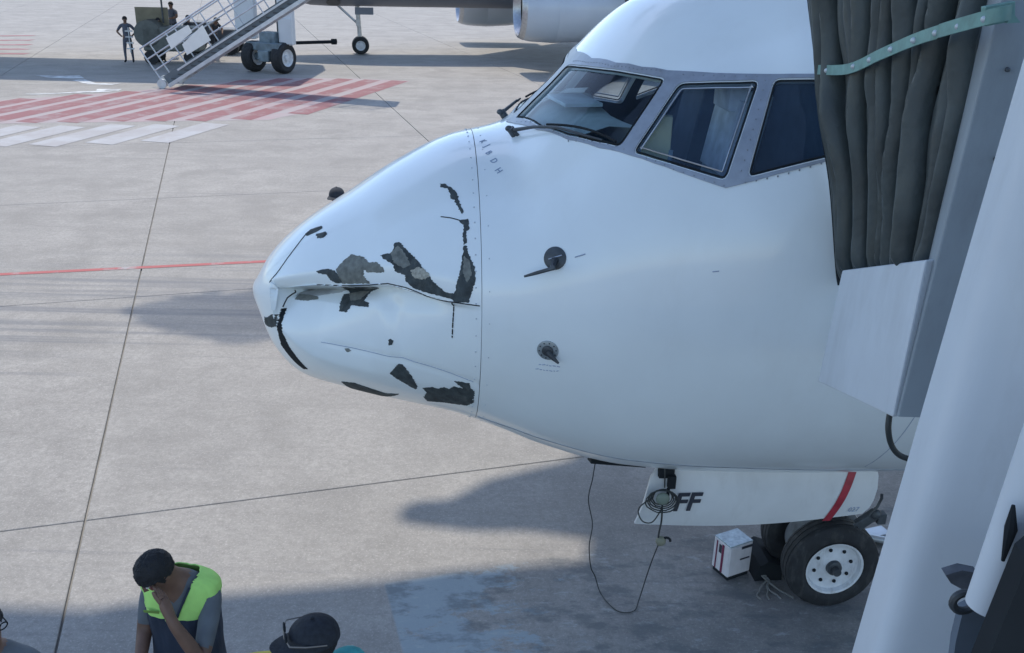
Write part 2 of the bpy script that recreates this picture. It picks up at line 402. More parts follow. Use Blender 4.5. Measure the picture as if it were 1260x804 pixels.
for i in range(-26, 27):
    for j in range(-4, 30):
        c = O + NB*((i+.5)*SB) + DA*((j+.5)*SA)
        vis = False
        for dx in (-1, 0, 1):
            for dy in (-1, 0, 1):
                q = c + NB*dx*SB/2 + DA*dy*SA/2 - Vector((0, 0, CAMH)); z = q.dot(FW)
                if z > .5:
                    px = 630+FPX*q.dot(RT)/z; py = 402-FPX*q.dot(UP)/z
                    if -150 < px < 1410 and -40 < py < 1000: vis = True
        if vis or (abs(c.x) < 12 and -2 < c.y < 26): cells.append((c.length, i, j, c))
cells.sort(key=lambda q: q[0])
for d_, i, j, c in cells[:300]:
    o = bpy.data.objects.new('concrete_slab', sm_); COL.objects.link(o); o.parent = ground; o.location = c
# beyond the separate slabs the pour goes on as one sheet
far = MB()
done = {(i, j) for _, i, j, _ in cells[:300]}
for i in range(-30, 31):
    for j in range(-10, 60):
        if (i, j) in done: continue
        c = O + NB*((i+.5)*SB) + DA*((j+.5)*SA); h = [c + NB*x*(SB/2-.015) + DA*y*(SA/2-.015) for x, y in ((-1, -1), (1, -1), (1, 1), (-1, 1))]
        far.add([q+Vector((0, 0, -.001)) for q in h], [(0, 1, 2, 3)])
o = far.build('far_slabs', conc, ground, sm=False); tag(o, kind='stuff')

def sheet(name, quads, m, label, z, parent=None):
    v = []; f = []
    for q in quads:
        n = len(v); v += [(p[0], p[1], z) for p in q]; f.append(tuple(range(n, n+len(q))))
    o = mobj(name, v, f, m, parent, sm=False)
    return tag(o, label, kind='structure') if not parent else o
def worn(name, col, under=(.32, .31, .315), amt=.5, sc=1.5, fadex=None, rot=-12, st=(1, 1, 1)):
    m = bpy.data.materials.new(name); m.use_nodes = True; t = m.node_tree; b = t.nodes['Principled BSDF']; b.inputs['Roughness'].default_value = .8
    geo = t.nodes.new('ShaderNodeNewGeometry'); mp = t.nodes.new('ShaderNodeMapping'); mp.inputs['Scale'].default_value = st; mp.inputs['Rotation'].default_value = (0, 0, rad(rot))
    t.links.new(geo.outputs['Position'], mp.inputs[0])
    n = t.nodes.new('ShaderNodeTexNoise'); n.inputs['Scale'].default_value = sc; n.inputs['Detail'].default_value = 12; n.inputs['Roughness'].default_value = .72
    t.links.new(mp.outputs[0], n.inputs['Vector'])
    r = t.nodes.new('ShaderNodeMapRange'); r.inputs[1].default_value = amt-.09; r.inputs[2].default_value = amt+.07; t.links.new(n.outputs[0], r.inputs[0])
    x = t.nodes.new('ShaderNodeMixRGB'); x.inputs[1].default_value = list(col)+[1]; x.inputs[2].default_value = list(under)+[1]
    t.links.new(r.outputs[0], x.inputs[0]); t.links.new(x.outputs[0], b.inputs[0]); return m
# red line across the bay
a = G(-60, 341); c = G(327, 322); dr = (c-a).normalized(); e = a+dr*30; a = a-dr*18; nn = Vector((-dr.y, dr.x, 0))*.055
sheet('red_line', [[a-nn, e-nn, e+nn, a+nn]], worn('worn_red_line', (.36, .10, .10), amt=.60, sc=3), 'thin worn red line painted across the concrete behind the nose', .004)
# red hatching under the neighbouring bridge
poly = [(-420, 158), (330, 148), (400, 134), (505, 100), (440, 97), (345, 96), (300, 99), (170, 112), (0, 124), (-420, 150)]
s0 = G(163, 148); s1 = G(351, 101); sd = (s1-s0).normalized()
def px_of(p):
    q = p-Vector((0, 0, CAMH)); z = q.dot(FW); return 630+FPX*q.dot(RT)/z, 402-FPX*q.dot(UP)/z
def stripes(poly, xs, y0, sd, wd, maxl=30):
    Q = []
    for x in xs:
        base = G(x, y0); ins = []
        for k in range(0, int(maxl/.25)):
            p = base + sd*(k*.25-6)
            u_ = px_of(p)
            if pip(u_[0], u_[1], poly): ins.append(k*.25-6)
        if len(ins) > 3:
            n_ = Vector((-sd.y, sd.x, 0))*wd*.5; a = base+sd*ins[0]; b_ = base+sd*ins[-1]
            Q.append([a-n_, b_-n_, b_+n_, a+n_])
    return Q
hq = stripes(poly, [-560+50*k for k in range(26)], 149, sd, .62)
hroot = sheet('red_hatching', hq, worn('worn_red_paint', (.22, .085, .095), (.27, .21, .22), amt=.57, sc=1.1), 'band of worn red diagonal hatching painted under the far boarding bridge', .006)
sheet('pink_ground_wash', [[G(x, y) for x, y in [(-420, 158), (330, 148), (400, 134), (505, 100), (440, 97), (345, 96), (300, 99), (170, 112), (0, 124), (-420, 150)]]], worn('faded_pink_paint', (.33, .25, .26), (.31, .28, .285), amt=.52, sc=.8), 'faded pinkish paint between the red hatching stripes', .003)
b0, b1 = G(10, 66), G(45, 44)
q2 = []
for k in range(5):
    a = G(-60, 66-k*5.2); c = G(34+k*2, 66.5-k*5.6); n_ = Vector((0, .28, 0)); q2.append([a-n_, c-n_, c+n_, a+n_])
sheet('far_red_hatching', q2, worn('worn_red_far', (.25, .10, .11), (.31, .26, .27), amt=.6, sc=1.1), 'small patch of red hatching at the far left edge of the apron', .006)
wq = stripes([(-300, 187), (60, 180), (200, 176), (300, 158), (330, 151), (-300, 161)], [-330+62*k for k in range(12)], 182, sd, .75)
sheet('white_bars', wq, worn('worn_white_bars', (.37, .375, .39), (.32, .31, .315), amt=.5, sc=.9), 'row of faded white bars painted in front of the red hatching', .006)
# scraps of white marking
random.seed(3)
for pts in ([(44, 93), (78, 94), (98, 93), (104, 97), (86, 98), (60, 97)], [(88, 99), (104, 98), (118, 103), (150, 104), (138, 106), (108, 105)], [(120, 110), (150, 110), (146, 113), (118, 113)], [(30, 116), (70, 115), (100, 113), (128, 112), (140, 114), (90, 116), (40, 118)]):
    pass
sheet('white_scraps', [[G(*p) for p in pts] for pts in ([(44, 93), (78, 94), (98, 93), (104, 97), (86, 97), (60, 96)], [(88, 99), (104, 98), (118, 103), (150, 103), (138, 105), (108, 104)], [(120, 110), (150, 110), (146, 112), (118, 112)], [(30, 116), (70, 115), (100, 113), (128, 112), (140, 113), (90, 115), (40, 117)])],
      worn('white_scrap_paint', (.6, .62, .63), (.3, .3, .31), amt=.55, sc=2), 'broken scraps of white marking paint near the red hatching', .008)
# ------------------------------------------------------------------ added unseen blockers above the stand, outlined to cast its ground shadows
def lift(p, z): return Vector((p[0], p[1], 0)) + SUN_DIR*(z/SUN_DIR.z)
ZD = 14.0
shade = [(-12, -3.0), (-12, 3.6), (-4.6, 5.15), (-3.46, 5.25), (-2.69, 5.52), (-0.93, 5.85), (-0.39, 6.0), (0.60, 6.15), (0.72, 6.62), (0.1, 6.72), (-0.35, 6.70), (-0.92, 6.80), (-0.8, 6.95), (-0.5, 7.0), (-0.18, 7.34), (0.56, 7.72), (.75, 8.0), (3, 8.3), (11, 8.6), (11, -3.0)]
m_ = MB(); m_.prism([lift(p, ZD) for p in shade], (0, 0, .3))
patch = [(-5.0, 11.3), (-4.3, 10.8), (-3.4, 10.4), (-2.4, 10.5), (0, 10.6), (0, 12.9), (-2.9, 12.8), (-3.3, 12.1), (-4.3, 11.9)]
can = thing('added_shade_deck', 'added unseen canopy deck high above the stand outside the picture', 'blocker', (0, 18, 0)); can['kind'] = 'structure'
m_.build('shade_deck', jbgrey, can, world=True, sm=False)
x_ = -5.2
while x_ < 0:                                                # added slats casting the soft shadow left of the nose
    row = [y/20 for y in range(200, 262) if pip(x_+.06, y/20, patch)]
    if row:
        m_ = MB(); y0, y1 = min(row)-random.uniform(0, .2), max(row)+random.uniform(0, .25)
        m_.prism([lift(p, ZD+1) for p in ((x_, y0), (x_+.036, y0), (x_+.036, y1), (x_, y1))], (0, 0, .02)); m_.build('shade_slat', jbgrey, can, world=True, sm=False)
    x_ += .06
m_ = MB()
for x in (-15.5, 10.5): m_.box((x, 14.5, 7.0), (.6, .6, 14.0))
m_.box((-2, 14.5, 15.6), (30, .5, .5)); m_.build('added_post', jbgrey, can, world=True)  # supports added for the unseen deck
PATCH = {
'hook':[(1.152, 34.4), (1.177, 35.1), (1.22, 38.5), (1.241, 40.7), (1.254, 44.4), (1.274, 49.4), (1.266, 50.0), (1.236, 46.0), (1.228, 43.6), (1.207, 42.7), (1.205, 40.2), (1.191, 37.6), (1.157, 36.4)],
'chain':[(1.251, 52.5), (1.297, 52.3), (1.301, 56.3), (1.285, 56.9), (1.287, 61.3), (1.27, 62.0), (1.266, 57.6), (1.273, 54.5), (1.257, 53.6)],
'long':[(1.283, 62.3), (1.303, 67.0), (1.323, 70.0), (1.329, 75.0), (1.307, 80.1), (1.289, 83.6), (1.257, 83.3), (1.214, 83.5), (1.2, 80.9), (1.222, 78.8), (1.244, 72.8), (1.26, 66.8), (1.27, 62.3)],
'diag':[(0.82, 60.2), (0.888, 60.2), (0.899, 56.0), (0.926, 56.0), (0.97, 60.5), (1.028, 65.9), (1.057, 69.5), (1.114, 75.3), (1.172, 79.2), (1.215, 79.9), (1.207, 82.1), (1.142, 80.7), (1.084, 79.5), (0.997, 76.9), (0.953, 73.1), (0.957, 71.0), (0.902, 68.8), (0.895, 65.9), (0.835, 61.8)],
'core':[(0.987, 69.3), (1.028, 68.3), (1.06, 69.5), (1.093, 72.5), (1.064, 73.7), (1.005, 72.4)],
'arch':[(0.569, 62.4), (0.609, 58.2), (0.656, 55.5), (0.727, 58.9), (0.758, 62.4), (0.804, 63.2), (0.837, 66.4), (0.837, 68.5), (0.75, 67.4), (0.727, 65.3), (0.721, 68.8), (0.749, 72.9), (0.585, 71.3), (0.577, 67.6)],
'claw':[(0.452, 61.6), (0.475, 61.3), (0.521, 61.4), (0.561, 63.1), (0.577, 66.7), (0.588, 71.0), (0.553, 70.7), (0.524, 68.6), (0.51, 64.8), (0.464, 63.3)],
'lower':[(0.458, 73.3), (0.553, 73.1), (0.734, 75.0), (0.671, 77.9), (0.648, 85.0), (0.684, 86.0), (0.688, 88.9), (0.58, 89.1), (0.554, 93.3), (0.505, 93.6), (0.492, 87.2), (0.486, 80.4), (0.527, 79.4), (0.512, 76.7)],
'dash':[(0.364, 24.7), (0.396, 22.8), (0.465, 25.5), (0.472, 28.2), (0.429, 28.8), (0.378, 28.0)],
'dash2':[(0.436, 31.2), (0.492, 32.9), (0.505, 35.8), (0.481, 37.3), (0.447, 35.7)],
'dot':[(0.831, 103.0), (0.846, 102.3), (0.861, 102.9), (0.856, 104.8), (0.838, 105.3)],
'dot2':[(0.577, 111.8), (0.598, 111.3), (0.618, 112.0), (0.597, 113.1)],
'wedge':[(0.854, 119.1), (0.897, 113.6), (0.923, 113.4), (0.982, 119.0), (1.013, 124.9), (1.002, 127.5), (0.935, 123.9), (0.876, 120.8)],
'blob':[(1.041, 125.3), (1.101, 123.2), (1.131, 123.7), (1.163, 121.8), (1.19, 122.6), (1.219, 120.2), (1.271, 120.4), (1.218, 117.3), (1.269, 116.9), (1.305, 116.9), (1.309, 119.1), (1.333, 120.1), (1.334, 128.2), (1.3, 132.5), (1.224, 134.1), (1.163, 135.3), (1.071, 138.1), (1.048, 133.9), (1.066, 129.1)],
'chin':[(0.551, 140.4), (0.632, 136.6), (0.71, 138.1), (0.819, 140.8), (0.9, 136.6), (0.85, 143.9), (0.745, 158.0), (0.642, 164.5)],
'snap':[(0.18, 110.6), (0.215, 113.0), (0.248, 122.2), (0.291, 128.9), (0.344, 137.5), (0.317, 140.3), (0.253, 135.1), (0.195, 127.3)],
'notch':[(0.094, 113.2), (0.183, 100.9), (0.179, 110.0), (0.126, 116.9), (0.065, 175.5)],
'grey':[(0.193, 78.9), (0.301, 80.5), (0.352, 81.3), (0.35, 87.3), (0.289, 90.1), (0.197, 93.7)],
}
LINES = {
'crack':[(0.466, 26.4), (0.364, 25.8), (0.261, 41.8), (0.146, 63.1)],
'flange':[(0.146, 63.1), (0.181, 70.4), (0.174, 94.7), (0.178, 106.2)],
'crease':[(0.422, 70.5), (0.585, 72.6), (0.742, 73.7), (0.848, 73.8), (0.953, 76.4), (1.041, 79.6), (1.113, 82.3), (1.214, 83.2), (1.35, 84.9)],
'twig':[(1.153, 49.6), (1.208, 51.0), (1.253, 52.5)],
'dots':[(1.2, 83.7), (1.199, 88.4), (1.197, 92.4), (1.196, 97.5)],
'groove':[(0.432, 111.1), (0.622, 110.7), (0.805, 110.9), (0.924, 110.4), (1.071, 112.2), (1.217, 114.1), (1.322, 115.9)],
'seam':[(1.267, 6.7), (1.306, 23.3), (1.337, 35.6), (1.358, 49.3), (1.362, 67.7), (1.361, 92.0), (1.356, 111.0), (1.361, 142.4)],}
# ------------------------------------------------------------------ the airliner
AIR = thing('airliner', 'white airliner with crushed nose cone and torn black patches, parked at the bridge', 'airplane', (-1.62, 5.545, 0), rad(6))
RM = 1.1
def cdt_skin(name, x0, x1, xs, phs, holes, m, parent, off=0.0, thick=.035, surf=S):
    """skin over x, phi with window openings; phi in degrees 0..360"""
    V = []; E = []; idx = {}
    def add(p): V.append(Vector(p)); return len(V)-1
    H = [[(x, rad(p)*RM) for x, p in h] for h in holes]
    def near(x, v):
        for h in H:
            bx = [q[0] for q in h]; by = [q[1] for q in h]
            if x < min(bx)-.03 or x > max(bx)+.03 or v < min(by)-.03 or v > max(by)+.03: continue
            if pip(x, v, h): return True
            for i in range(len(h)):
                a, b = Vector(h[i]), Vector(h[(i+1) % len(h)]); d = b-a; t = max(0, min(1, (Vector((x, v))-a).dot(d)/max(d.dot(d), 1e-9)))
                if (a+d*t-Vector((x, v))).length < .012: return True
        return False
    for x in xs:
        for p in phs:
            v = rad(p)*RM
            edge = x in (xs[0], xs[-1]) or p in (phs[0], phs[-1])
            if edge or not near(x, v): add((x, v))
    for h in H:
        n0 = len(V)
        for q in h: add(q)
        E += [(n0+i, n0+(i+1) % len(h)) for i in range(len(h))]
    r = delaunay_2d_cdt(V, E, [], 0, 1e-5); vo, fo = r[0], r[2]
    F = []
    for f in fo:
        cx = sum(vo[i][0] for i in f)/len(f); cy = sum(vo[i][1] for i in f)/len(f)
        if any(pip(cx, cy, h) for h in H): continue
        F.append(tuple(f)[::-1])
    o = mobj(name, [surf(v[0], v[1]/RM, off) for v in vo], F, m, parent, ang=50)
    bm = bmesh.new(); bm.from_mesh(o.data); bmesh.ops.remove_doubles(bm, verts=bm.verts, dist=1e-4); bmesh.ops.recalc_face_normals(bm, faces=bm.faces); bm.to_mesh(o.data); bm.free()
    smooth(o.data, 50)
    if thick:
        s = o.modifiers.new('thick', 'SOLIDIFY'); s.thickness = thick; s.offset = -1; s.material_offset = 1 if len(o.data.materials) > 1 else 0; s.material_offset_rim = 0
    if thick: apply_mods(o, 42)
    return o
def rpoly(P, r=.035, n=4):
    """round the corners of an (x, phideg) polygon, resample"""
    Q = [Vector((x, rad(p)*RM)) for x, p in P]; out = []
    for i, q in enumerate(Q):
        a = Q[i-1]; b = Q[(i+1) % len(Q)]; da = a-q; db = b-q
        ra = min(r, da.length*.45); rb = min(r, db.length*.45)
        s = q+da.normalized()*ra; e = q+db.normalized()*rb
        for k in range(n+1):
            t = k/n; out.append((1-t)**2*s+2*t*(1-t)*q+t*t*e)
    res = []
    for i, q in enumerate(out):
        b = out[(i+1) % len(out)]; res.append(q); L = (b-q).length
        for k in range(1, int(L/.06)+1): res.append(q.lerp(b, k/(int(L/.06)+1)))
    return [(q[0], math.degrees(q[1]/RM)) for q in res]
def shrink(P, d):
    Q = [Vector((x, rad(p)*RM)) for x, p in P]; area = sum(Q[i-1][0]*q[1]-q[0]*Q[i-1][1] for i, q in enumerate(Q)); s = 1 if area > 0 else -1
    out = []
    for i, q in enumerate(Q):
        t = (Q[(i+1) % len(Q)]-Q[i-1])
        if t.length < 1e-9: continue
        t.normalize(); n = Vector((-t[1], t[0]))*s; q2 = q+n*d; out.append((q2[0], math.degrees(q2[1]/RM)))
    return out
def decal(name, P, off, m, parent, res=.02, skirt=.006, surf=S, ragged=0, mirror=False, holes=()):
    if ragged:
        Q = []
        for i, p in enumerate(P):
            a = Vector((p[0], rad(p[1])*RM)); q = P[(i+1) % len(P)]; b = Vector((q[0], rad(q[1])*RM)); n = max(1, int((b-a).length/.008)); d = b-a
            for k in range(n):
                j = Vector((-d[1], d[0])).normalized()*random.uniform(-1, 1)*ragged if (k and d.length > 0) else Vector((0, 0))
                Q.append(a.lerp(b, k/n)+j)
    else: Q = [Vector((x, rad(p)*RM)) for x, p in P]
    HH = [[Vector((x, rad(p)*RM)) for x, p in h] for h in holes]
    V = list(Q); E = [(i, (i+1) % len(Q)) for i in range(len(Q))]
    for h in HH:
        n0 = len(V); V += h; E += [(n0+i, n0+(i+1) % len(h)) for i in range(len(h))]
    x0 = min(q[0] for q in Q); x1 = max(q[0] for q in Q); y0 = min(q[1] for q in Q); y1 = max(q[1] for q in Q)
    x = x0+res/2
    while x < x1:
        y = y0+res/2
        while y < y1:
            if pip(x, y, Q) and not any(pip(x, y, h) for h in HH): V.append(Vector((x+random.uniform(-.1, .1)*res, y)))
            y += res
        x += res
    r = delaunay_2d_cdt(V, E, [], 0, 1e-6); vo, fo = r[0], r[2]; F = []
    for f in fo:
        c = (sum(vo[i][0] for i in f)/3, sum(vo[i][1] for i in f)/3)
        if pip(c[0], c[1], Q) and not any(pip(c[0], c[1], h) for h in HH): F.append(tuple(f)[::-1])
    sg = -1 if mirror else 1
    W3 = [surf(v[0], sg*v[1]/RM, off) for v in vo]
    cnt = {}
    for f in F:
        for i in range(3):
            e = (f[i], f[(i+1) % 3]); k = tuple(sorted(e)); cnt.setdefault(k, []).append(e)
    low = {}
    for k, es in cnt.items():
        if len(es) == 1:
            a, b = es[0]
            for q in (a, b):
                if q not in low: low[q] = len(W3); W3.append(surf(vo[q][0], sg*vo[q][1]/RM, off-skirt))
            F.append((b, a, low[a], low[b]))
    o = mobj(name, W3, F, m, parent, ang=35)
    bm = bmesh.new(); bm.from_mesh(o.data); bmesh.ops.recalc_face_normals(bm, faces=bm.faces); bm.to_mesh(o.data); bm.free(); smooth(o.data, 35)
    return o
def along(P, off, n=5, sg=1, surf=S):
    out = []
    for i in range(len(P)-1):
        for k in range(n):
            t = k/n; out.append(surf(P[i][0]+(P[i+1][0]-P[i][0])*t, sg*rad(P[i][1]+(P[i+1][1]-P[i][1])*t), off))
    out.append(surf(P[-1][0], sg*rad(P[-1][1]), off)); return out

L1 = rpoly([(1.616, 3.4), (1.687, 3.2), (1.762, 3.0), (1.838, 2.8), (1.908, 2.6), (1.95, 12.3), (1.995, 19.4), (2.043, 24.8), (2.093, 29.2), (2.141, 32.9), (2.19, 35.9), (2.24, 38.5), (2.291, 40.6), (2.23, 43.4), (2.17, 46.0), (2.112, 48.5), (2.055, 50.9), (1.942, 44.6), (1.828, 36.3), (1.716, 24.8)], .03)
L2 = rpoly([(2.349, 43.0), (2.438, 44.4), (2.527, 45.5), (2.616, 46.6), (2.704, 47.5), (2.652, 52.3), (2.605, 56.9), (2.561, 61.4), (2.52, 65.9), (2.418, 63.7), (2.315, 61.2), (2.212, 58.1), (2.111, 54.1), (2.169, 51.5), (2.227, 48.9), (2.287, 46.0)], .03)
L3 = rpoly([(2.772, 48.1), (2.879, 49.6), (2.984, 51.1), (3.088, 52.5), (3.192, 53.9), (3.183, 56.8), (3.177, 59.7), (3.172, 62.6), (3.168, 65.4), (3.065, 65.4), (2.961, 65.4), (2.876, 65.4), (2.79, 65.5), (2.704, 65.7), (2.618, 66.0), (2.651, 61.6), (2.688, 57.2), (2.728, 52.7)], .03)
WINS = [L1, L2, L3]; MIR = [[(x, 360-p) for x, p in h] for h in WINS]
xs = [1.362+.03*i for i in range(80)]+[3.75, 3.85, 3.95]+[4.1+.3*i for i in range(7)]+[6.2, 7, 8, 9, 11, 14]
phs = [2*i for i in range(181)]
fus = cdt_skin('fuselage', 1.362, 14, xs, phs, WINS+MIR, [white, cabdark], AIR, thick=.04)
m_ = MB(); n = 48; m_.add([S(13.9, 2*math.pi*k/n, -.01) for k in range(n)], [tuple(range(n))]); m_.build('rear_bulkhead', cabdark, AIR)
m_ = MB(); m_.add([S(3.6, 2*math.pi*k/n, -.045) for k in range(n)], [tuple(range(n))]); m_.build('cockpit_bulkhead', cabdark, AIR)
# radome, crushed
rx = [.0004, .002, .006, .012, .02, .03, .042, .055, .07, .085, .1, .115, .13, .145, .155, .16, .165, .17, .175, .18, .185, .19, .2]+[.2+.0128*i for i in range(1, 90)]+[1.3585]
rp = [0, 6, 12, 18, 24, 30, 36, 42]+[45+1.5*i for i in range(8)]+[57+.6*i for i in range(75)]+[102+1.3*i for i in range(50)]+[168, 172, 176, 180]+[180+6*i for i in range(1, 30)]+[360]
rv = [S(x, rad(p)) for x in rx for p in rp]; nP = len(rp); rf = []
for i in range(len(rx)-1):
    for k in range(nP-1): rf.append((i*nP+k, (i+1)*nP+k, (i+1)*nP+k+1, i*nP+k+1))
rf.append(tuple(range(nP)))
radome = mobj('radome', rv, rf, [white, compo], AIR, ang=60)
bm = bmesh.new(); bm.from_mesh(radome.data); bmesh.ops.remove_doubles(bm, verts=bm.verts, dist=1e-5); bmesh.ops.recalc_face_normals(bm, faces=bm.faces); bm.to_mesh(radome.data); bm.free(); smooth(radome.data, 32)
s_ = radome.modifiers.new('thick', 'SOLIDIFY'); s_.thickness = .01; s_.offset = -1; s_.material_offset = 1; apply_mods(radome, 36)
radome['label'] = 'crumpled white nose cone with a deep crease and torn paint'
m_ = MB(); m_.add([S0(1.357, 2*math.pi*k/96)*1 for k in range(96)]+[S0(1.357, 2*math.pi*k/96)*.94+Vector((1.357*.06, 0, .15)) for k in range(96)], [(k, (k+1) % 96, 96+(k+1) % 96, 96+k) for k in range(96)]); m_.build('seam_gap', seamm, AIR)
m_ = MB()
for k in range(60):
    p_ = S(1.33, 2*math.pi*k/60, .0005); m_.ball(p_, (.005, .005, .005), 6, 4)
    if k % 2: m_.ball(S(1.40, 2*math.pi*(k+.3)/60, .0005), (.004, .004, .004), 6, 4)
o = m_.build('rivets', mat('rivet_paint', (.5, .55, .6), .4), AIR); tag(o, kind='stuff')
# torn patches
LAY = dict(hook=(compo, .002), chain=(compo, .002), long=(compo, .002), diag=(compo, .002), core=(core, .004), arch=(compo2, .002), claw=(compo, .0035), lower=(compo, .002), dash=(compo, .003), dash2=(compo, .003),
           dot=(compo, .0025), dot2=(compo2, .0025), wedge=(compo, .0025), blob=(compo, .0025), chin=(compo, .003), snap=(gasket, .003), notch=(compo, .003), grey=(compo2, .002))
for k, P in PATCH.items():
    if k == 'notch': P = [(0.094, 113.2), (0.15, 101.5), (0.172, 100.9), (0.172, 110.0), (0.126, 117.5), (.088, 125)]
    m, off = LAY[k]
    if k == 'snap': P = [(.176, 97), (.190, 97), (.196, 106)] + P[1:-1] + [(.192, 127.3), (.178, 112)]
    if k == 'grey': P = [(0.20, 84), (0.27, 83.5), (0.33, 85), (0.345, 88), (0.29, 90.5), (0.21, 91)]  # not torn: shade in the dent recess painted on as grey
    decal('torn_patch', P, off, m, radome, res=.018, ragged=.0042 if k not in ('core',) else .006)
dg_ = [(.875, 60.3), (.92, 57.5), (.96, 62), (.99, 67), (.95, 68), (.90, 65)]; decal('torn_patch', dg_, .0035, compo2, radome, res=.02, ragged=.004)
decal('torn_patch', [(1.27, 66), (1.30, 68), (1.31, 73), (1.285, 76), (1.265, 72)], .0035, compo2, radome, res=.02, ragged=.003)
decal('torn_patch', [(.52, 79.5), (.60, 77), (.66, 77.5), (.62, 84), (.56, 86)], .0035, compo2, radome, res=.02, ragged=.003)
for k, r_ in (('crack', .003), ('crease', .0032), ('twig', .003), ('groove', .0022)):
    m_ = MB(); m_.tube(along(LINES[k], .001), r_, 6); m_.build('crack_line', gasket if k != 'groove' else faint, radome)
m_ = MB(); pts = along(LINES['dots'], .002, 8)
for i, p_ in enumerate(pts):
    if i % 4 != 3: m_.ball(p_, (.004, .004, .008), 6, 4)
m_.build('crack_line', gasket, radome)
decal('recess_shade', [(.19, 73), (.30, 72.6), (.42, 73), (.50, 74.5), (.46, 78.5), (.40, 80.5), (.33, 84), (.26, 85.5), (.19, 87)], .0015, mat('recess_shade_grey', (.40, .42, .43), .6, var=.25, scale=9, dirt=(.2, .21, .22), dirt_amt=.6), radome, res=.018, ragged=.006)  # grey decal paints the shade of the dent recess onto the skin
m_ = MB(); m_.tube(along([(.176, 74), (.180, 80), (.178, 96)], .001), .004, 6); m_.build('crack_line', gasket, radome)
# flap edge standing proud left of the dent
fl = [(.158, 63.5), (.176, 66), (.178, 72), (.177, 80), (.176, 90), (.172, 97), (.160, 97), (.150, 80)]
decal('bent_flap', fl, .010, white, radome, res=.012, surf=lambda x, ph, off=0: S(min(x, .163), ph, off)+Vector((max(0, x-.163)*1.5, -max(0, x-.163)*.6, 0)))
# grey surround, windows, gaskets
Sur = [(1.565, 0.0), (1.60, 8), (1.692, 23.7), (1.826, 37.8), (1.96, 47.4), (2.096, 54.3), (2.201, 58.7), (2.307, 62.2), (2.413, 65.0), (2.519, 67.4), (2.634, 67.0), (2.749, 66.5), (2.975, 66.1), (3.26, 65.8), (3.29, 54.3), (3.106, 51.8), (2.982, 50.1), (2.857, 48.2), (2.73, 46.4), (2.625, 44.9), (2.519, 43.3), (2.413, 41.2), (2.307, 38.6), (2.199, 33.8), (2.096, 26.2), (2.008, 15.0), (1.975, 0.0)]
SurD = []
for i, a in enumerate(Sur):
    b = Sur[(i+1) % len(Sur)]; n_ = max(1, int(math.hypot(b[0]-a[0], rad(b[1]-a[1]))/.06))
    for k in range(n_): SurD.append((a[0]+(b[0]-a[0])*k/n_, a[1]+(b[1]-a[1])*k/n_))
for mir in (False, True):
    decal('window_surround', SurD, .0055, grey_frame, AIR, res=.05, mirror=mir, holes=[shrink(h, -.004) for h in WINS])
    sg = -1 if mir else 1
    for wi, h in enumerate(WINS):
        g = glassA if wi == 0 else glassB
        fr = MB(); loop = shrink(h, .006); P_ = [S(x, sg*rad(p), .003) for x, p in loop]; fr.tube(P_+[P_[0], P_[1]], .0045, 6, cap=False)
        fo = fr.build('window_frame', gasket, AIR)
        pane = decal('window_pane', shrink(h, -.01), -.012, g, AIR, res=.07, skirt=.004, mirror=mir); pane.parent = fo
        if wi == 1:
            fr = MB(); loop = shrink(h, .026); P_ = [S(x, sg*rad(p), .003) for x, p in loop]; fr.tube(P_+[P_[0], P_[1]], .004, 6, cap=False); q_ = fr.build('window_trim', steel, AIR); q_.parent = fo
# bolt heads on the surround
m_ = MB()
for mir in (1, -1):
    for P, st in (([(1.935, 4), (1.985, 15), (2.075, 26.2), (2.178, 33.7), (2.285, 38.3)], .026), ([(1.595, 6), (1.83, 38.6), (2.09, 53)], .05), ([(2.13, 55.4), (2.30, 61.9), (2.515, 67)], .05), ([(2.56, 67), (2.75, 66.9), (2.97, 66.2)], .05), ([(2.33, 40.3), (2.42, 42.3), (2.53, 44.2), (2.72, 46.8)], .05), ([(2.575, 66.5), (2.73, 47.9)], .05)):
        Q = along(P, .004, 60, mir); last = Q[0]
        for q in Q:
            if (q-last).length > st: m_.ball(q, (.0045, .0045, .0045), 6, 4); last = q
o = m_.build('bolts', mat('bolt_grey', (.24, .27, .31), .5, .3), AIR); tag(o, kind='stuff')
# wipers
for sg in (1, -1):
    m_ = MB(); a = S(1.585, sg*rad(16.5), .035); b = S(1.70, sg*rad(25), .035); c = S(1.80, sg*rad(32.5), .03); d = S(1.93, sg*rad(43), .02); e = S(1.985, sg*rad(46.5), .015)
    if sg < 0: c = S(1.70, -rad(24.5), .03); d = S(1.715, -rad(25), .03); e = S(1.72, -rad(25.5), .03)
    m_.tube([a, b, c, d, e], [.012, .009, .008, .006, .005], 8)
    m_.tube([S(1.585, sg*rad(16.5), -.005), S(1.585, sg*rad(16.5), .05)], .022, 10); m_.ball(S(1.575, sg*rad(15.5), .045), (.022, .022, .018), 8, 6)
    m_.tube([S(1.60, sg*rad(18), .0), S(1.60, sg*rad(18), .035)], .010, 8)
    w_ = m_.build('wiper_arm', dsteel, AIR)
    m_ = MB(); m_.tube(along([(1.75, 27), (2.045, 49.5)], .018, 10, sg), .007, 6); b_ = m_.build('wiper_blade', gasket, AIR); b_.parent = w_
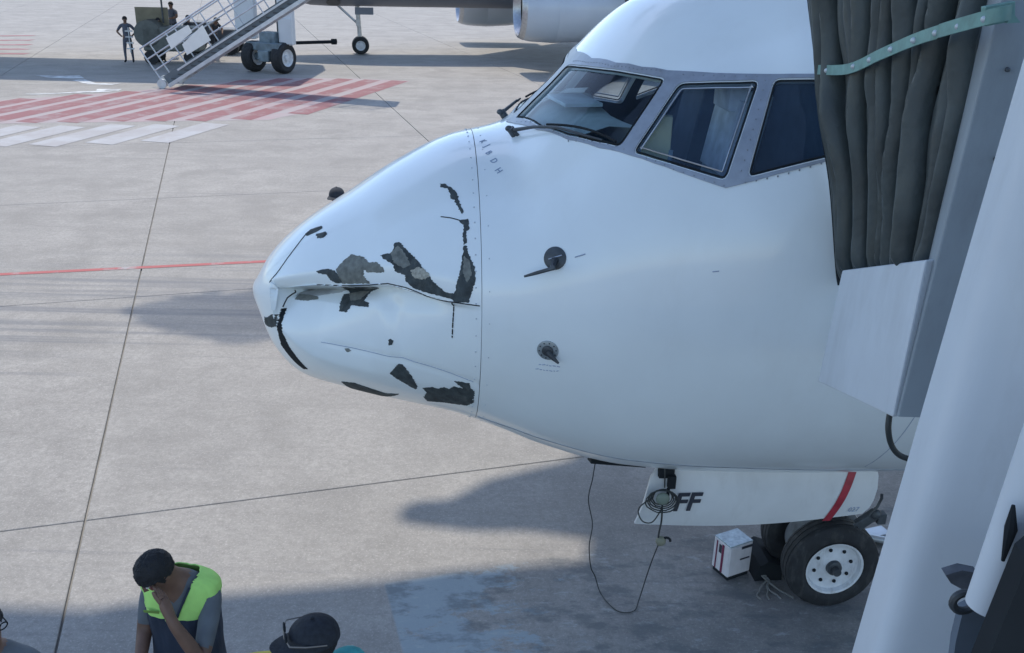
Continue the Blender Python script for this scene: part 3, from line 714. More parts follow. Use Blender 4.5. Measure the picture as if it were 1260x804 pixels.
# pitot probe and angle of attack vane
def disc(name, x, pd, r, m, off=.004, parent=AIR, r0=0):
    ring = [(0, r), (.003, r*.96)]
    c = S(x, rad(pd), 0); nrm = (S(x, rad(pd), .1)-c).normalized(); mb = MB(); mb.lathe([(-.01, r), (off, r), (off+.002, r*.94)], c, nrm, 32, cap=True)
    return mb.build(name, m, parent), c, nrm
o, c, nrm = disc('probe_plate', 1.729, 72.2, .060, dsteel)
m_ = MB(); ax = (S(1.60, rad(73), 0)-S(1.78, rad(73), 0)).normalized(); dn = (S(1.73, rad(75.6), 0)-c)
base = c+dn*.7; tip = c+nrm*.07+dn+ax*.15
m_.tube([c+nrm*.005+dn*.2, c+nrm*.045+dn*.8, c+nrm*.07+dn-ax*.01], [.022, .016, .012], 8); m_.tube([c+nrm*.07+dn-ax*.02, c+nrm*.07+dn+ax*.08, tip], [.011, .010, .006], 8)
m_.build('pitot_probe', dsteel, o)
o2 = MB(); o2.tube(along([(1.70, 72.0), (1.765, 72.0)], .009, 4), .004, 6); o2.build('probe_slot', steel, o)
o2 = MB(); o2.tube(along([(1.825, 73.6), (1.875, 73.6)], .0005, 4), .0035, 6); o2.build('stencil_mark', faint, AIR)
o2 = MB(); o2.tube(along([(2.47, 83.2), (2.50, 83.2)], .0005, 2), .003, 6); o2.build('stencil_mark', faint, AIR)
o, c, nrm = disc('vane_plate', 1.706, 99.9, .058, mat('vane_plate_metal', (.30, .34, .36), .45, .5, var=.2, scale=40))
m_ = MB(); m_.lathe([(.005, .031), (.014, .030), (.018, .022)], c, nrm, 24, cap=True); hub_ = m_.build('vane_hub', dsteel, o)
for k in range(8):
    pass
m_ = MB(); v_ = (S(1.765, rad(102.4), 0)-c); m_.tube([c+nrm*.02, c+nrm*.03+v_*.6, c+nrm*.035+v_*1.1], [.018, .013, .006], 8); m_.build('vane', dsteel, o)
m_ = MB()
for k in range(10): 
    a = 2*math.pi*k/10; t1 = nrm.orthogonal().normalized(); t2 = nrm.cross(t1); m_.ball(c+nrm*.006+(t1*math.cos(a)+t2*math.sin(a))*.046, (.004, .004, .004), 6, 4)
o3 = m_.build('screws', gasket, o); tag(o3, kind='stuff')
# small illegible stencil under the vane, characters beside the seam
def surf_text(body, x, pd, ang, size, m, name='stencil_text'):
    c = S(x, rad(pd), .002); nrm = (S(x, rad(pd), .1)-c).normalized(); ex = (S(x+.02, rad(pd), .0)-S(x-.02, rad(pd), 0)).normalized(); ey = nrm.cross(ex).normalized(); ex = ey.cross(nrm).normalized()
    e1 = ex*math.cos(ang)+ey*math.sin(ang); e2 = nrm.cross(e1)
    Mx = Matrix((e1, e2, nrm)).transposed().to_4x4(); Mx.translation = c
    return text_obj(name, body, size, m, AIR, Mx, depth=.0008)
for row, pd_ in ((0, 104.6), (1, 106.2)):                        # two lines of stencil too small to read
    xx = 1.665-.015*row
    while xx < 1.775-.0*row:
        m_ = MB(); l_ = random.choice((.008, .012, .016)); m_.tube(along([(xx, pd_), (xx+l_, pd_+random.uniform(-.25, .25))], .0008, 2), .0026, 5); m_.build('stencil_mark', faint, AIR); xx += l_+.006
for ch, x, pd in (('K', 1.335+.05, 13.5), ('J', 1.365+.045, 18.0), ('B', 1.41, 22.5), ('D', 1.43, 27.5), ('H', 1.45, 33)): surf_text(ch, x, pd, rad(-60), .055, mat('stencil_text_grey', (.22, .30, .42), .5))
# long skin lap along the belly
m_ = MB(); m_.tube(along([(1.37, 142.4), (2.1, 142.2), (2.86, 141.6), (3.85, 144.6), (6, 145), (9, 145)], .0005, 14), .004, 6); m_.build('skin_lap', steel, AIR)
m_ = MB(); m_.tube(along([(3.6, 42), (3.62, 90), (3.62, 140)], .0003, 14), .002, 6); m_.build('skin_lap', faint, AIR)

# ---- cockpit
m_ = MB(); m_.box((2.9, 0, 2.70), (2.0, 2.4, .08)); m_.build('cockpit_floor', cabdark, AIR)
m_ = MB()
gs = [(1.66, 3.44), (1.76, 3.535), (1.90, 3.60), (2.06, 3.60), (2.10, 3.52), (2.09, 3.2), (2.05, 2.75)]
prof_y = [-.80, -.62, -.45, -.25, 0, .25, .45, .62, .80]
gv = []; gf = []
for y in prof_y:
    for (x, z) in gs:
        k = abs(y); gv.append((x+.22*k*k, y*(.55+.45*min(1, (x-1.4)/.6)), z-.10*k*k+.02*math.cos(y*7)))
for i in range(len(prof_y)-1):
    for k in range(len(gs)-1): gf.append((i*7+k, i*7+k+1, (i+1)*7+k+1, (i+1)*7+k))
m_.add(gv, gf); m_.build('glareshield', cabgrey, AIR)
m_ = MB(); m_.box((1.93, -.22, 3.612), (.22, .40, .02), Matrix.Rotation(rad(8), 3, 'Z')); m_.build('chart_folder', mat('paper_blue', (.48, .60, .66), .6, var=.15), AIR)
m_ = MB(); m_.box((2.50, -.62, 3.06), (.46, .46, .12)); m_.box((2.76, -.62, 3.42), (.13, .46, .66), Matrix.Rotation(rad(10), 3, 'Y')); s1_ = m_.build('pilot_seat', cabgrey, AIR)
m_ = MB(); m_.box((2.72, -.66, 3.74), (.12, .28, .20)); m_.box((2.70, -.64, 3.50), (.05, .40, .40), Matrix.Rotation(rad(10), 3, 'Y')); h_ = m_.build('seat_cover', seatw, AIR); h_.parent = s1_
m_ = MB(); m_.box((2.62, .50, 3.06), (.46, .46, .12)); m_.box((2.88, .50, 3.42), (.13, .46, .66), Matrix.Rotation(rad(10), 3, 'Y')); m_.box((2.90, .50, 3.85), (.12, .26, .20)); m_.build('pilot_seat', cabdark, AIR)
m_ = MB(); m_.box((2.27, -.86, 3.47), (.15, .06, .32), Matrix.Rotation(rad(-14), 3, 'Z')); m_.build('sidewall_panel', cream, AIR)
m_ = MB(); m_.tube([(2.33, -.92, 3.36), (2.34, -.91, 3.46)], .012, 8); m_.build('window_crank', cabgrey, AIR)
m_ = MB(); m_.box((2.02, -.10, 3.80), (.035, .03, .05)); m_.build('compass', gasket, AIR)

# ---- nose gear, doors
def door_mesh(sg):
    out = [(2.53, 1.335), (2.49, 1.24), (2.455, 1.06), (2.43, .915), (2.46, .89), (2.93, .868), (3.40, .85), (3.67, .85), (3.86, .872), (3.985, .91), (4.03, 1.02), (4.045, 1.12), (4.03, 1.30)]
    top = [(4.03, 1.30), (3.5, 1.31), (3.0, 1.32), (2.53, 1.335)]
    P = out
    v = []; f = []
    for y, o_ in ((0, 0), (.022, 1)):
        for (x, z) in P: v.append((x, sg*(-.47-.05*math.sin((1.33-z)/.48*math.pi)+y), z))
    n = len(P); 
    c0 = len(v)
    # fan by rows for a curved door
    rows = 6; v = []; 
    def xat(side, t):
        return None
    left = [(2.56, 1.335), (2.505, 1.255), (2.48, 1.16), (2.46, 1.06), (2.44, .97), (2.425, .905)]
    right = [(4.03, 1.295), (4.045, 1.22), (4.045, 1.13), (4.035, 1.05), (4.02, .98), (3.985, .925)]
    N = 14; nr = len(left)
    for y in (0, .022):
        for k in range(nr):
            for i in range(N+1):
                t = i/N; x = left[k][0]+(right[k][0]-left[k][0])*t; z = left[k][1]+(right[k][1]-left[k][1])*t
                z -= .062*math.sin(math.pi*t)*(k/(nr-1))
                v.append((x, sg*(-.47-.05*math.sin((1.33-z)/.48*math.pi)+y), z))
    W_ = N+1; A_ = W_*nr
    for k in range(nr-1):
        for i in range(N):
            q = (k*W_+i, k*W_+i+1, (k+1)*W_+i+1, (k+1)*W_+i); f.append(q); f.append(tuple(a+A_ for a in q)[::-1])
    for i in range(N):
        f.append((i, i+A_, i+1+A_, i+1)); b_ = (nr-1)*W_; f.append((b_+i, b_+i+1, b_+i+1+A_, b_+i+A_))
    for k in range(nr-1):
        f.append((k*W_, (k+1)*W_, (k+1)*W_+A_, k*W_+A_)); f.append((k*W_+N, k*W_+N+A_, (k+1)*W_+N+A_, (k+1)*W_+N))
    o = mobj('nose_gear_door', v, f, white2, AIR, ang=50)
    bm = bmesh.new(); bm.from_mesh(o.data); bmesh.ops.recalc_face_normals(bm, faces=bm.faces); bm.to_mesh(o.data); bm.free(); smooth(o.data, 45); return o
d1 = door_mesh(1); d2 = door_mesh(-1)
def door_y(z): return -.47-.05*math.sin((1.33-z)/.48*math.pi)
Mx = Matrix(((1, 0, 0, 2.655), (0, 0, -1, door_y(1.07)-.004), (0, 1, 0, 1.02), (0, 0, 0, 1)))
text_obj('registration_letters', 'FF', .185, ink, d1, Mx, depth=.003, shear=.22, bold=.004)
Mx = Matrix(((1, 0, 0, 3.87), (0, 0, -1, door_y(.98)-.002), (0, 1, 0, .955), (0, 0, 0, 1)))
text_obj('stencil_text', '027', .05, faint, d1, Mx, depth=.001, shear=.2)
m_ = MB(); 
Pz = [1.30-.0215*k for k in range(21)]
vv = []; ff = []
for k, z in enumerate(Pz):
    x = 3.875-(1.30-z)*.30; vv += [(x-.028, door_y(z)-.003, z), (x+.028, door_y(z)-.003, z)]
    if k: ff.append((2*k-2, 2*k-1, 2*k+1, 2*k))
m_.add(vv, ff); m_.build('red_stripe', red, d1)
# belly opening (dark bay) between the doors
m_ = MB(); m_.box((3.25, 0, 1.60), (1.50, .84, .60)); m_.build('gear_bay', cabdark, AIR)
m_ = MB(); wing = [(2.16, .0, 1.255), (2.70, -.30, 1.275), (2.70, -.30, 1.315), (2.16, 0, 1.33)]
m_.prism([S(2.12, rad(166), .01), S(2.12, rad(160), .012), S(2.50, rad(165), .010), S(2.50, rad(167), .01)], (0, 0, -.03)); m_.build('belly_antenna', gasket, AIR)
# strut
m_ = MB(); m_.tube([(3.96, 0, .36), (3.955, 0, .75)], .055, 16); o = m_.build('oleo_piston', steel, AIR)
m_ = MB(); m_.tube([(3.955, 0, .72), (3.93, 0, 1.45)], .085, 16); m_.lathe([(0, .10), (.06, .10)], (3.955, 0, .74), (0, 0, 1), 20, cap=True); m_.lathe([(0, .105), (.05, .105)], (3.95, 0, 1.0), (0, 0, 1), 20, cap=True); m_.build('strut_cylinder', rimwhite, AIR)
m_ = MB(); m_.tube([(3.9, .08, 1.1), (3.2, .18, 1.5)], .035, 10); m_.tube([(3.9, -.08, 1.1), (3.2, -.18, 1.5)], .035, 10); m_.build('drag_brace', rimwhite, AIR)
m_ = MB(); m_.prism([(4.02, -.05, .42), (4.20, -.05, .60), (4.24, -.05, .56), (4.05, -.05, .36)], (0, .1, 0)); m_.prism([(4.20, -.05, .60), (4.03, -.05, .86), (3.99, -.05, .80), (4.16, -.05, .56)], (0, .1, 0)); m_.build('torque_link', steel, AIR)
m_ = MB(); m_.tube([(3.98, -.13, .345), (3.98, .13, .345)], .05, 14); m_.tube([(3.96, -.36, .345), (3.96, .36, .345)], .03, 14); m_.build('axle', dsteel, AIR)
m_ = MB(); m_.box((4.10, -.36, .79), (.16, .05, .07), Matrix.Rotation(rad(-38), 3, 'Y')); m_.ball((4.15, -.38, .84), (.04, .03, .04), 8, 6); m_.box((4.20, -.36, .80), (.06, .06, .08)); m_.tube([(4.10, -.38, .84), (4.15, -.38, .90), (4.17, -.38, .97), (4.165, -.38, 1.0)], .010, 6); m_.tube([(4.05, -.3, .70), (4.2, -.33, .77)], .014, 6); m_.build('steering_bracket', dsteel, AIR)
m_ = MB(); m_.lathe([(0, .05), (.03, .065), (.05, .06)], (3.72, -.12, .80), (-1, -.2, -.1), 18, cap=True); m_.build('taxi_light', steel, AIR)
def wheel(name_parent, c, sg, R=.345, Wd=.20, rimR=.213, parent=AIR, axis=(0, -1, 0), tm=rubber, rm=rimwhite, bolts=8, seg=48):
    ax = Vector(axis).normalized()*sg; h = Wd/2
    wroot = MB(); tp = [(-h*.86, rimR*.98), (-h*.98, rimR*1.12), (-h*1.0, R*.76), (-h*.93, R*.90), (-h*.72, R*.975), (-h*.5, R*.992), (-h*.47, R*.975), (-h*.43, R*.975), (-h*.40, R*.998), (-h*.05, R), (-h*.03, R*.982), (h*.03, R*.982), (h*.05, R), (h*.40, R*.998), (h*.43, R*.975), (h*.47, R*.975), (h*.5, R*.992), (h*.72, R*.975), (h*.93, R*.90), (h*1.0, R*.76), (h*.98, rimR*1.12), (h*.86, rimR*.98), (h*.6, rimR*.9), (-h*.6, rimR*.9), (-h*.86, rimR*.98)]
    wroot.lathe(tp, c, ax, seg); t = wroot.build('tyre', tm, parent, ang=35)
    r_ = MB(); rp_ = [(h*.70, rimR*.90), (h*.90, rimR*.965), (h*.97, rimR*1.0), (h*.93, rimR*.93), (h*.62, rimR*.88), (h*.52, rimR*.76), (h*.50, rimR*.55), (h*.66, rimR*.36), (h*.70, rimR*.30), (h*.70, .001)]
    r_.lathe(rp_, c, ax, 40); r_.lathe([(-h*.70, rimR*.95), (-h*.55, rimR*.6), (-h*.6, .001)], c, ax, 32); rim = r_.build('rim', rm, parent, ang=30)
    hb = MB(); hb.lathe([(h*.66, rimR*.27), (h*.98, rimR*.25), (h*1.02, rimR*.20), (h*1.02, .001)], Vector(c), ax, 20)
    hub = hb.build('hub', dsteel, parent)
    bo = MB(); a = ax.orthogonal().normalized(); b = ax.cross(a)
    for k in range(bolts):
        th = 2*math.pi*(k+.3)/bolts; bo.ball(Vector(c)+ax*h*.56+(a*math.cos(th)+b*math.sin(th))*rimR*.64, (.014*R/.345,)*3, 8, 5)
    bb = bo.build('wheel_bolts', gasket, parent); bb.parent = rim; tag(bb, kind='stuff')
    return t, rim, hub
wheel('w', (3.96, -.215, .345), 1); wheel('w', (3.96, .215, .345), -1)
# clip over the door and engineer's headset line
m_ = MB(); m_.box((2.60, -.50, 1.30), (.10, .05, .07)); m_.box((2.63, -.54, 1.25), (.05, .04, .09)); m_.box((2.61, -.55, 1.17), (.018, .018, .07)); hs = thing('headset_line', 'black headset cord coiled over the nose gear door and looping down to the concrete', 'cable', (0.9, 5.2, 0))
# world helper for points in aircraft space
def AW(p):
    p = Vector(p); c, s = math.cos(rad(6)), math.sin(rad(6)); return Vector((-1.62+p.x*c-p.y*s, 5.545+p.x*s+p.y*c, p.z))
m_.v = [AW(q) for q in m_.v]; m_.build('hook', gasket, hs, world=True)
Y1 = AW((2.62, -.56, 0)).y
def PYl(px, py, yl=-.57):
    d = ray(px, py); n = Vector((-math.sin(rad(6)), math.cos(rad(6)), 0)); p0 = Vector((-1.62, 5.545, 0))+n*yl; t = (p0-Vector((0, 0, CAMH))).dot(n)/d.dot(n); return Vector((0, 0, CAMH))+d*t
m_ = MB(); c0 = PYl(815, 612)
for k in range(5):
    P_ = []
    for i in range(25):
        a = 2*math.pi*i/24; r_ = .062+.006*k+random.uniform(-.003, .003); P_.append(c0+Vector((math.cos(a)*r_*(1+.06*k), -.004*k, math.sin(a)*r_*.95-.006*k)))
    m_.tube(P_, .0045, 6)
m_.build('cord_coil', cablem, hs, world=True)
m_ = MB(); m_.ball(c0+Vector((0, -.02, 0)), (.045, .025, .045), 12, 8); m_.build('earpiece', mat('headset_green', (.18, .22, .18), .5), hs, world=True)
m_ = MB(); m_.tube(bez([PYl(817, 560, -.50), PYl(818, 578), PYl(818, 600)]), .005, 6); m_.tube(bez([PYl(803, 612), PYl(786, 626), PYl(790, 641), PYl(802, 643), PYl(812, 630), PYl(815, 622)]), .0045, 6)
m_.tube(bez([PYl(815, 620), PYl(814, 640), PYl(811, 655), PYl(810, 662)]), .006, 6)
yb = AW((2.5, 0, 0)).y
lo = [PYl(811, 668), PYl(803, 688, -.50), PYl(797, 705, -.40)]; g1 = G(789, 742, .008); g2 = G(780, 752, .008); g3 = G(762, 753, .008); g4 = G(748, 742, .008); g5 = G(738, 728, .008)
m_.tube(bez(lo+[g1+Vector((0, 0, .12)), g1+Vector((-.02, 0, .02)), g2, g3, g4, g5, PYl(732, 712, .0)+Vector((0, 0, .02)), PYl(727, 698, -.02), PYl(725, 672, -.05), PYl(729, 645, -.05), PYl(724, 615, -.05), PYl(729, 590, -.05), S(2.1, rad(179)) and PYl(733, 566, -.05)]), .0042, 6)
m_.build('cord', cablem, hs, world=True)
m_ = MB(); c1 = PYl(813, 666); m_.ball(c1, (.035, .03, .035), 10, 8); m_.build('control_box', mat('headset_tan', (.22, .22, .16), .6), hs, world=True)
m_ = MB(); m_.tube([c1+Vector((.035+.028*math.cos(a), 0, .028*math.sin(a))) for a in [2*math.pi*i/12 for i in range(9)]], .009, 6); m_.build('clip', gasket, hs, world=True)
# carton on the ground
bx = thing('carton', 'small white carton with a dark red stripe standing left of the nose wheel', 'box', tuple(G(899, 706)+Vector((0, 0.03, 0))), rad(28))
m_ = MB(); m_.box((0, 0, .165), (.225, .19, .27)); m_.build('box_body', mat('carton_white', (.60, .58, .60), .6, var=.06, scale=14, dirt=(.3, .3, .32), dirt_amt=.4), bx)
m_ = MB(); m_.box((0, 0, .302), (.215, .18, .010)); m_.build('plastic_lid', mat('shrink_wrap', (.36, .44, .47), .2, var=.3, scale=25, coat=.5), bx)
m_ = MB()
m_.box((-.1145, -.02, .165), (.003, .022, .24)); m_.box((-.1145, .05, .165), (.003, .012, .24)); m_.build('red_stripe', mat('carton_red', (.16, .02, .06), .5), bx)
for q in (((-.1148, .010, .235), (.003, .028, .07)), ((.05, -.0965, .270), (.10, .003, .022)), ((.04, -.0965, .17), (.09, .003, .012))):
    m_ = MB(); m_.box(*q); m_.build('printed_mark', ink, bx)
m_ = MB(); m_.box((0, 0, .015), (.20, .17, .03)); m_.build('base', gasket, bx)
# wheel chock with rope
ck = thing('wheel_chock', 'dark rubber chock with a frayed rope in front of the nose wheels', 'chock', tuple(G(936, 703)), rad(6))
m_ = MB(); m_.prism([(-.09, -.12, 0), (.12, -.12, 0), (.11, -.12, .13), (.0, -.12, .17), (-.06, -.12, .13)], (0, .34, 0)); m_.build('chock_body', gasket, ck)
m_ = MB(); random.seed(5)
for k in range(4):
    P_ = [Vector((-.04+.01*k, -.12, .05))]
    for i in range(5): P_.append(P_[-1]+Vector((random.uniform(-.02, .05)-.01*k, -.045, -.012 if i < 4 else 0)))
    for p_ in P_: p_.z = max(p_.z, .008)
    m_.tube(bez(P_, 3), .007, 5)
m_.build('rope', mat('rope_grey', (.20, .20, .19), .9), ck)
ck2 = thing('metal_fitting', 'pale metal tow fitting lying on the concrete right of the nose wheel', 'fitting', tuple(G(1083, 672)), rad(20))
m_ = MB(); m_.box((0, .1, .04), (.26, .12, .06)); m_.tube([(-.1, .1, .05), (.16, -.10, .05)], .03, 10); m_.build('fitting_body', galv, ck2); m_ = MB(); m_.lathe([(-.02, .055), (.02, .055)], (.17, -.11, .05), (0, 0, 1), 18, cap=True); m_.build('coupling_ring', dsteel, ck2)
# ------------------------------------------------------------------ our boarding bridge (right edge of the picture)
JB = thing('boarding_bridge', 'white boarding bridge head with dark pleated bellows folded against the airliner', 'jet bridge', (2.2, 2.6, 0))
Lp = [(986, -170), (992, -80), (998, 0), (1008, 80), (1013, 150), (1025, 230), (1032, 325), (1035, 349)]
Rp = [(1262, -170), (1240, -80), (1221, 0), (1201, 80), (1183, 150), (1163, 230), (1141, 318), (1136, 336)]
Ly = [4.62, 4.60, 4.58, 4.52, 4.46, 4.38, 4.32, 4.30]
Lw = [PY(p[0], p[1], y) for p, y in zip(Lp, Ly)]; Rw = [PY(p[0]+6, p[1], 3.12) for p in Rp]
def cat(P, t):
    n = len(P)-1; i = min(int(t*n), n-1); f = t*n-i; p0 = P[max(i-1, 0)]; p1 = P[i]; p2 = P[i+1]; p3 = P[min(i+2, n)]
    return .5*((2*p1)+(p2-p0)*f+(2*p0-5*p1+4*p2-p3)*f*f+(3*p1-p0-3*p2+p3)*f**3)
NU, NV = 220, 90; v = []; f = []
folds = [0, .055, .13, .19, .235, .30, .37, .42, .475, .54, .585, .64, .70, .75, .82, .88, .94, 1.0]
def fold(u, t):
    uu = u + .018*math.sin(3.1*t+7*u)+.012*math.sin(9*t+19*u) - .05*(t-.5)*u*(1-u)*2
    h = 0
    for k in range(len(folds)-1):
        a, b = folds[k], folds[k+1]
        if a <= uu < b:
            s = (uu-a)/(b-a); h = (1-abs(2*s-1)**1.6)*(.65+.35*math.sin(k*2.3+1)); break
    pinch = (1-.30*t)*(1-.95*sst(.84, .97, t))
    return h*pinch
for i in range(NU+1):
    u = i/NU
    for j in range(NV+1):
        t = j/NV; a = cat(Lw, t); b = cat(Rw, t); p = a.lerp(b, u)
        d = (b-a).normalized(); n = d.cross(Vector((0, 0, 1))).normalized()
        if n.x > 0: n = -n
        edge = min(1, u*14)
        wv = noise.noise(Vector((u*7, t*5, 3.3)))*.03+noise.noise(Vector((u*22, t*9, 1.3)))*.010+noise.noise(Vector((u*50, t*16, 8.3)))*.004
        p = p + n*((fold(u, t)*.11+wv)*edge) + d*(.02*math.sin(fold(u, t)*3)*edge)
        v.append(p)
for i in range(NU):
    for j in range(NV): k = i*(NV+1)+j; f.append((k, k+1, k+NV+2, k+NV+1))
cu = mobj('bellows', v, f, curtm, JB, world=True, ang=80); s_ = cu.modifiers.new('t', 'SOLIDIFY'); s_.thickness = .006; s_.offset = 1
# edge roll against the fuselage
m_ = MB(); m_.tube([cat(Lw, t/30)+Vector((-.0, -.015, 0)) for t in range(31)], .022, 10); m_.build('edge_cushion', gasket, JB, world=True)
# strap
sp = [(1006, 86), (1043, 85), (1083, 67), (1125, 49), (1165, 36), (1222, 20), (1243, 15)]
sy = [4.36, 3.90, 3.56, 3.27, 3.03, 2.84, 2.84]
P_ = bez([PY(p[0], p[1], y) for p, y in zip(sp, sy)], 6); v = []; f = []
for i, p in enumerate(P_):
    t = (P_[min(i+1, len(P_)-1)]-P_[max(i-1, 0)]).normalized(); n = t.cross(Vector((0, 0, 1))).normalized(); n = -n if n.y > 0 else n; z = n.cross(t).normalized(); z = z if z.z > 0 else -z
    hw = .0205*(1+.0*i); v += [p+z*hw, p-z*hw, p+z*hw+n*.006, p-z*hw+n*.006]
    if i:
        b = 4*i; a = b-4; f += [(a+2, a+3, b+3, b+2), (a, b, b+1, a+1), (a, a+2, b+2, b), (a+1, b+1, b+3, a+3)]
st = mobj('strap', v, f, strapm, JB, world=True, ang=60)
for q, y in (((1017, 86), 4.36), ((1050, 81), 4.14), ((1070, 73), 4.0), ((1096, 60), 3.82), ((1124, 49), 3.62), ((1151, 40), 3.44), ((1179, 32), 3.26), ((1211, 23), 3.04)):
    m_ = MB(); t_ = (q[0]-1006)/(1243-1006); c = PY(q[0], q[1]+1, float(lerp([1006, 1043, 1083, 1125, 1165, 1222, 1243], sy, q[0]))-.012); m_.lathe([(-.012, .010), (.004, .010), (.007, .006)], c, (-.4, -.9, 0), 12, cap=True); o = m_.build('strap_eyelet', galv, JB, world=True)
m_ = MB(); a = PY(1228, 17, 2.90); m_.box(a, (.085, .03, .055), Matrix.Rotation(rad(-12), 3, 'Y')); m_.prism([PY(1240, 8, 2.87), PY(1256, 28, 2.87), PY(1240, 29, 2.87)], (0, .03, 0)); m_.build('strap_clamp', strapm, JB, world=True)
# post with bevelled bright edge
def pole(name, m, Y0, Y1, back, front, right, bev):
    """upright post: back edge on depth Y1, rounded front-left corner towards depth Y0; pixel lines (top, bottom)"""
    rings = []
    for k in (0, 1):
        B = PY(*back[k], Y1); Fp = PY(*front[k], Y0); Rq = PY(*right[k], Y0); Fp.z = Rq.z = B.z = (B.z+Fp.z)/2 if 0 else Fp.z
        ring = [B]; a = (B-Fp); a.z = 0; a = a.normalized(); d = (Rq-Fp); d.z = 0; d = d.normalized()
        for i in range(7):
            t = i/6; ring.append(Fp+a*bev*(1-t)**2+d*bev*t*t)
        ring += [Rq, Rq+Vector((0, Y1-Y0, 0))]; rings.append(ring)
    n = len(rings[0]); V = rings[0]+rings[1]; F = [(i, (i+1) % n, n+(i+1) % n, n+i) for i in range(n)]+[tuple(range(n))[::-1], tuple(range(n, 2*n))]
    return MB().add(V, F).build(name, m, JB, world=True, ang=60)
def ext(p, q, y): t = (y-p[1])/(q[1]-p[1]); return (p[0]+(q[0]-p[0])*t, y)
pl = ((1215, 0), (1097, 513)); pl2 = ((1231, 0), (1104, 513))
pole('cab_post', jbgrey, 3.0, 3.16, (ext(*pl, -260), ext(*pl, 513)), (ext(*pl2, -260), ext(*pl2, 513)), ((1420, -260), (1215, 520)), .012)
pc = ((1260, 74), (1054, 804)); pc2 = ((1297, 74), (1081, 804))
pole('cab_column', jbwhite, 2.2, 2.44, (ext(*pc, -320), ext(*pc, 1150)), (ext(*pc2, -320), ext(*pc2, 1150)), ((2000, -320), (1500, 1150)), .10)
# white side box of the cab: one long side faces the aircraft nose
yF, yN = 3.95, 3.02
q = [PY(1036, 333, yF), PY(1139, 320, yN), PY(1098, 514, yN), PY(1006, 470, yF)]
m_ = MB(); m_.prism(q, (.34, .12, 0)); pb = m_.build('side_box', jbwhite, JB, world=True, sm=False)
bv = pb.modifiers.new('b', 'BEVEL'); bv.width = .008; bv.segments = 2
m_ = MB(); m_.tube(bez([PY(1095, 508, 3.12), PY(1093, 528, 3.1), PY(1097, 548, 3.1), PY(1108, 561, 3.1), PY(1130, 568, 3.1)]), .011, 10); m_.build('hose', cablem, JB, world=True)
# pipe, bracket and bumper at the lower right
m_ = MB(); a = PY(1216, 746, 1.80); b = PY(1300, 505, 1.80); b = a+(b-a)*2.2; m_.tube([a, b], .050, 28); pi_ = m_.build('pipe', jbwhite, JB, world=True)
m_ = MB(); c = PY(1246, 640, 1.745); m_.tube([PY(1247, 622, 1.745), PY(1244, 650, 1.742), PY(1234, 690, 1.748)], [.004, .014, .004], 8); m_.build('scuff_mark', gasket, JB, world=True)
m_ = MB(); m_.tube([PY(1275, 760, 1.86), PY(1340, 560, 1.86)], .05, 20); m_.build('pipe', jbwhite, JB, world=True)
m_ = MB(); cc = PY(1186, 741, 1.86); m_.tube([cc+Vector((.026*math.cos(t), 0, .026*math.sin(t))) for t in [2*math.pi*i/20 for i in range(21)]], .010, 8); m_.build('hinge_ring', dsteel, JB, world=True)
m_ = MB(); m_.prism([PY(1164, 708, 1.98), PY(1184, 702, 1.98), PY(1204, 706, 1.98), PY(1206, 728, 1.98), PY(1192, 730, 1.98), PY(1170, 718, 1.98)], (0, .03, 0)); m_.build('hinge_bracket', mat('weathered_bracket', (.10, .11, .13), .7, var=.3, scale=20), JB, world=True)
m_ = MB(); m_.prism([PY(1185, 752, 1.92), PY(1200, 744, 1.92), PY(1238, 756, 1.92), PY(1225, 1000, 1.92), PY(1150, 1000, 1.92), PY(1176, 790, 1.92)], (0, .03, 0)); m_.build('hinge_housing', mat('housing_grey', (.11, .14, .18), .7, var=.2), JB, world=True)
m_ = MB(); m_.prism([PY(1266, 690, 1.62), PY(1500, 500, 1.62), PY(1500, 1100, 1.62), PY(1100, 1100, 1.62), PY(1216, 812, 1.62)], (0, .06, 0)); m_.build('rubber_bumper', gasket, JB, world=True, sm=False)
for k in range(3):
    m_ = MB(); c = PY(1240-14*k, 86+110*k, 2.99); m_.lathe([(-.004, .008), (.004, .007), (.006, .004)], c, (0, -1, 0), 12, cap=True); m_.build('bolt', dsteel, JB, world=True)

# ------------------------------------------------------------------ neighbouring stand
# boarding bridge drive bogie and tunnel
NB_ = thing('far_boarding_bridge', 'neighbouring boarding bridge on a big two wheeled bogie with white columns and outside stairs', 'jet bridge', (-9.2, 36.3, 0))
def wl(c, R, Wd, ax, seg=32, parent=NB_):
    W = parent is NB_
    m0 = MB(); h = Wd/2; m0.lathe([(-h*.8, R*.52), (-h, R*.66), (-h, R*.86), (-h*.75, R*.97), (-h*.3, R), (h*.3, R), (h*.75, R*.97), (h, R*.86), (h, R*.66), (h*.8, R*.52), (-h*.8, R*.52)], c, ax, seg); m0.build('tyre', rubber, parent, world=W)
    m1 = MB(); m1.lathe([(h*.7, R*.52), (h*.98, R*.56), (h*.8, R*.48), (h*.5, R*.40), (h*.55, R*.2), (h*.9, R*.17), (h*.95, .001)], c, ax, 24); m1.lathe([(-h*.7, R*.52), (-h*.98, R*.56), (-h*.6, R*.4), (-h*.6, .001)], c, ax, 24); m1.build('rim', rimwhite, parent, world=W)
axb = Vector((.90, -.44, 0)).normalized()
w1 = G(350, 90.5); w2 = G(314, 88)
wl((w1.x, w1.y, .56), .56, .42, axb); wl((w2.x, w2.y, .56), .56, .42, axb)
mid = (w1+w2)/2
m_ = MB(); Rz = Matrix.Rotation(math.atan2(axb.y, axb.x), 3, 'Z')
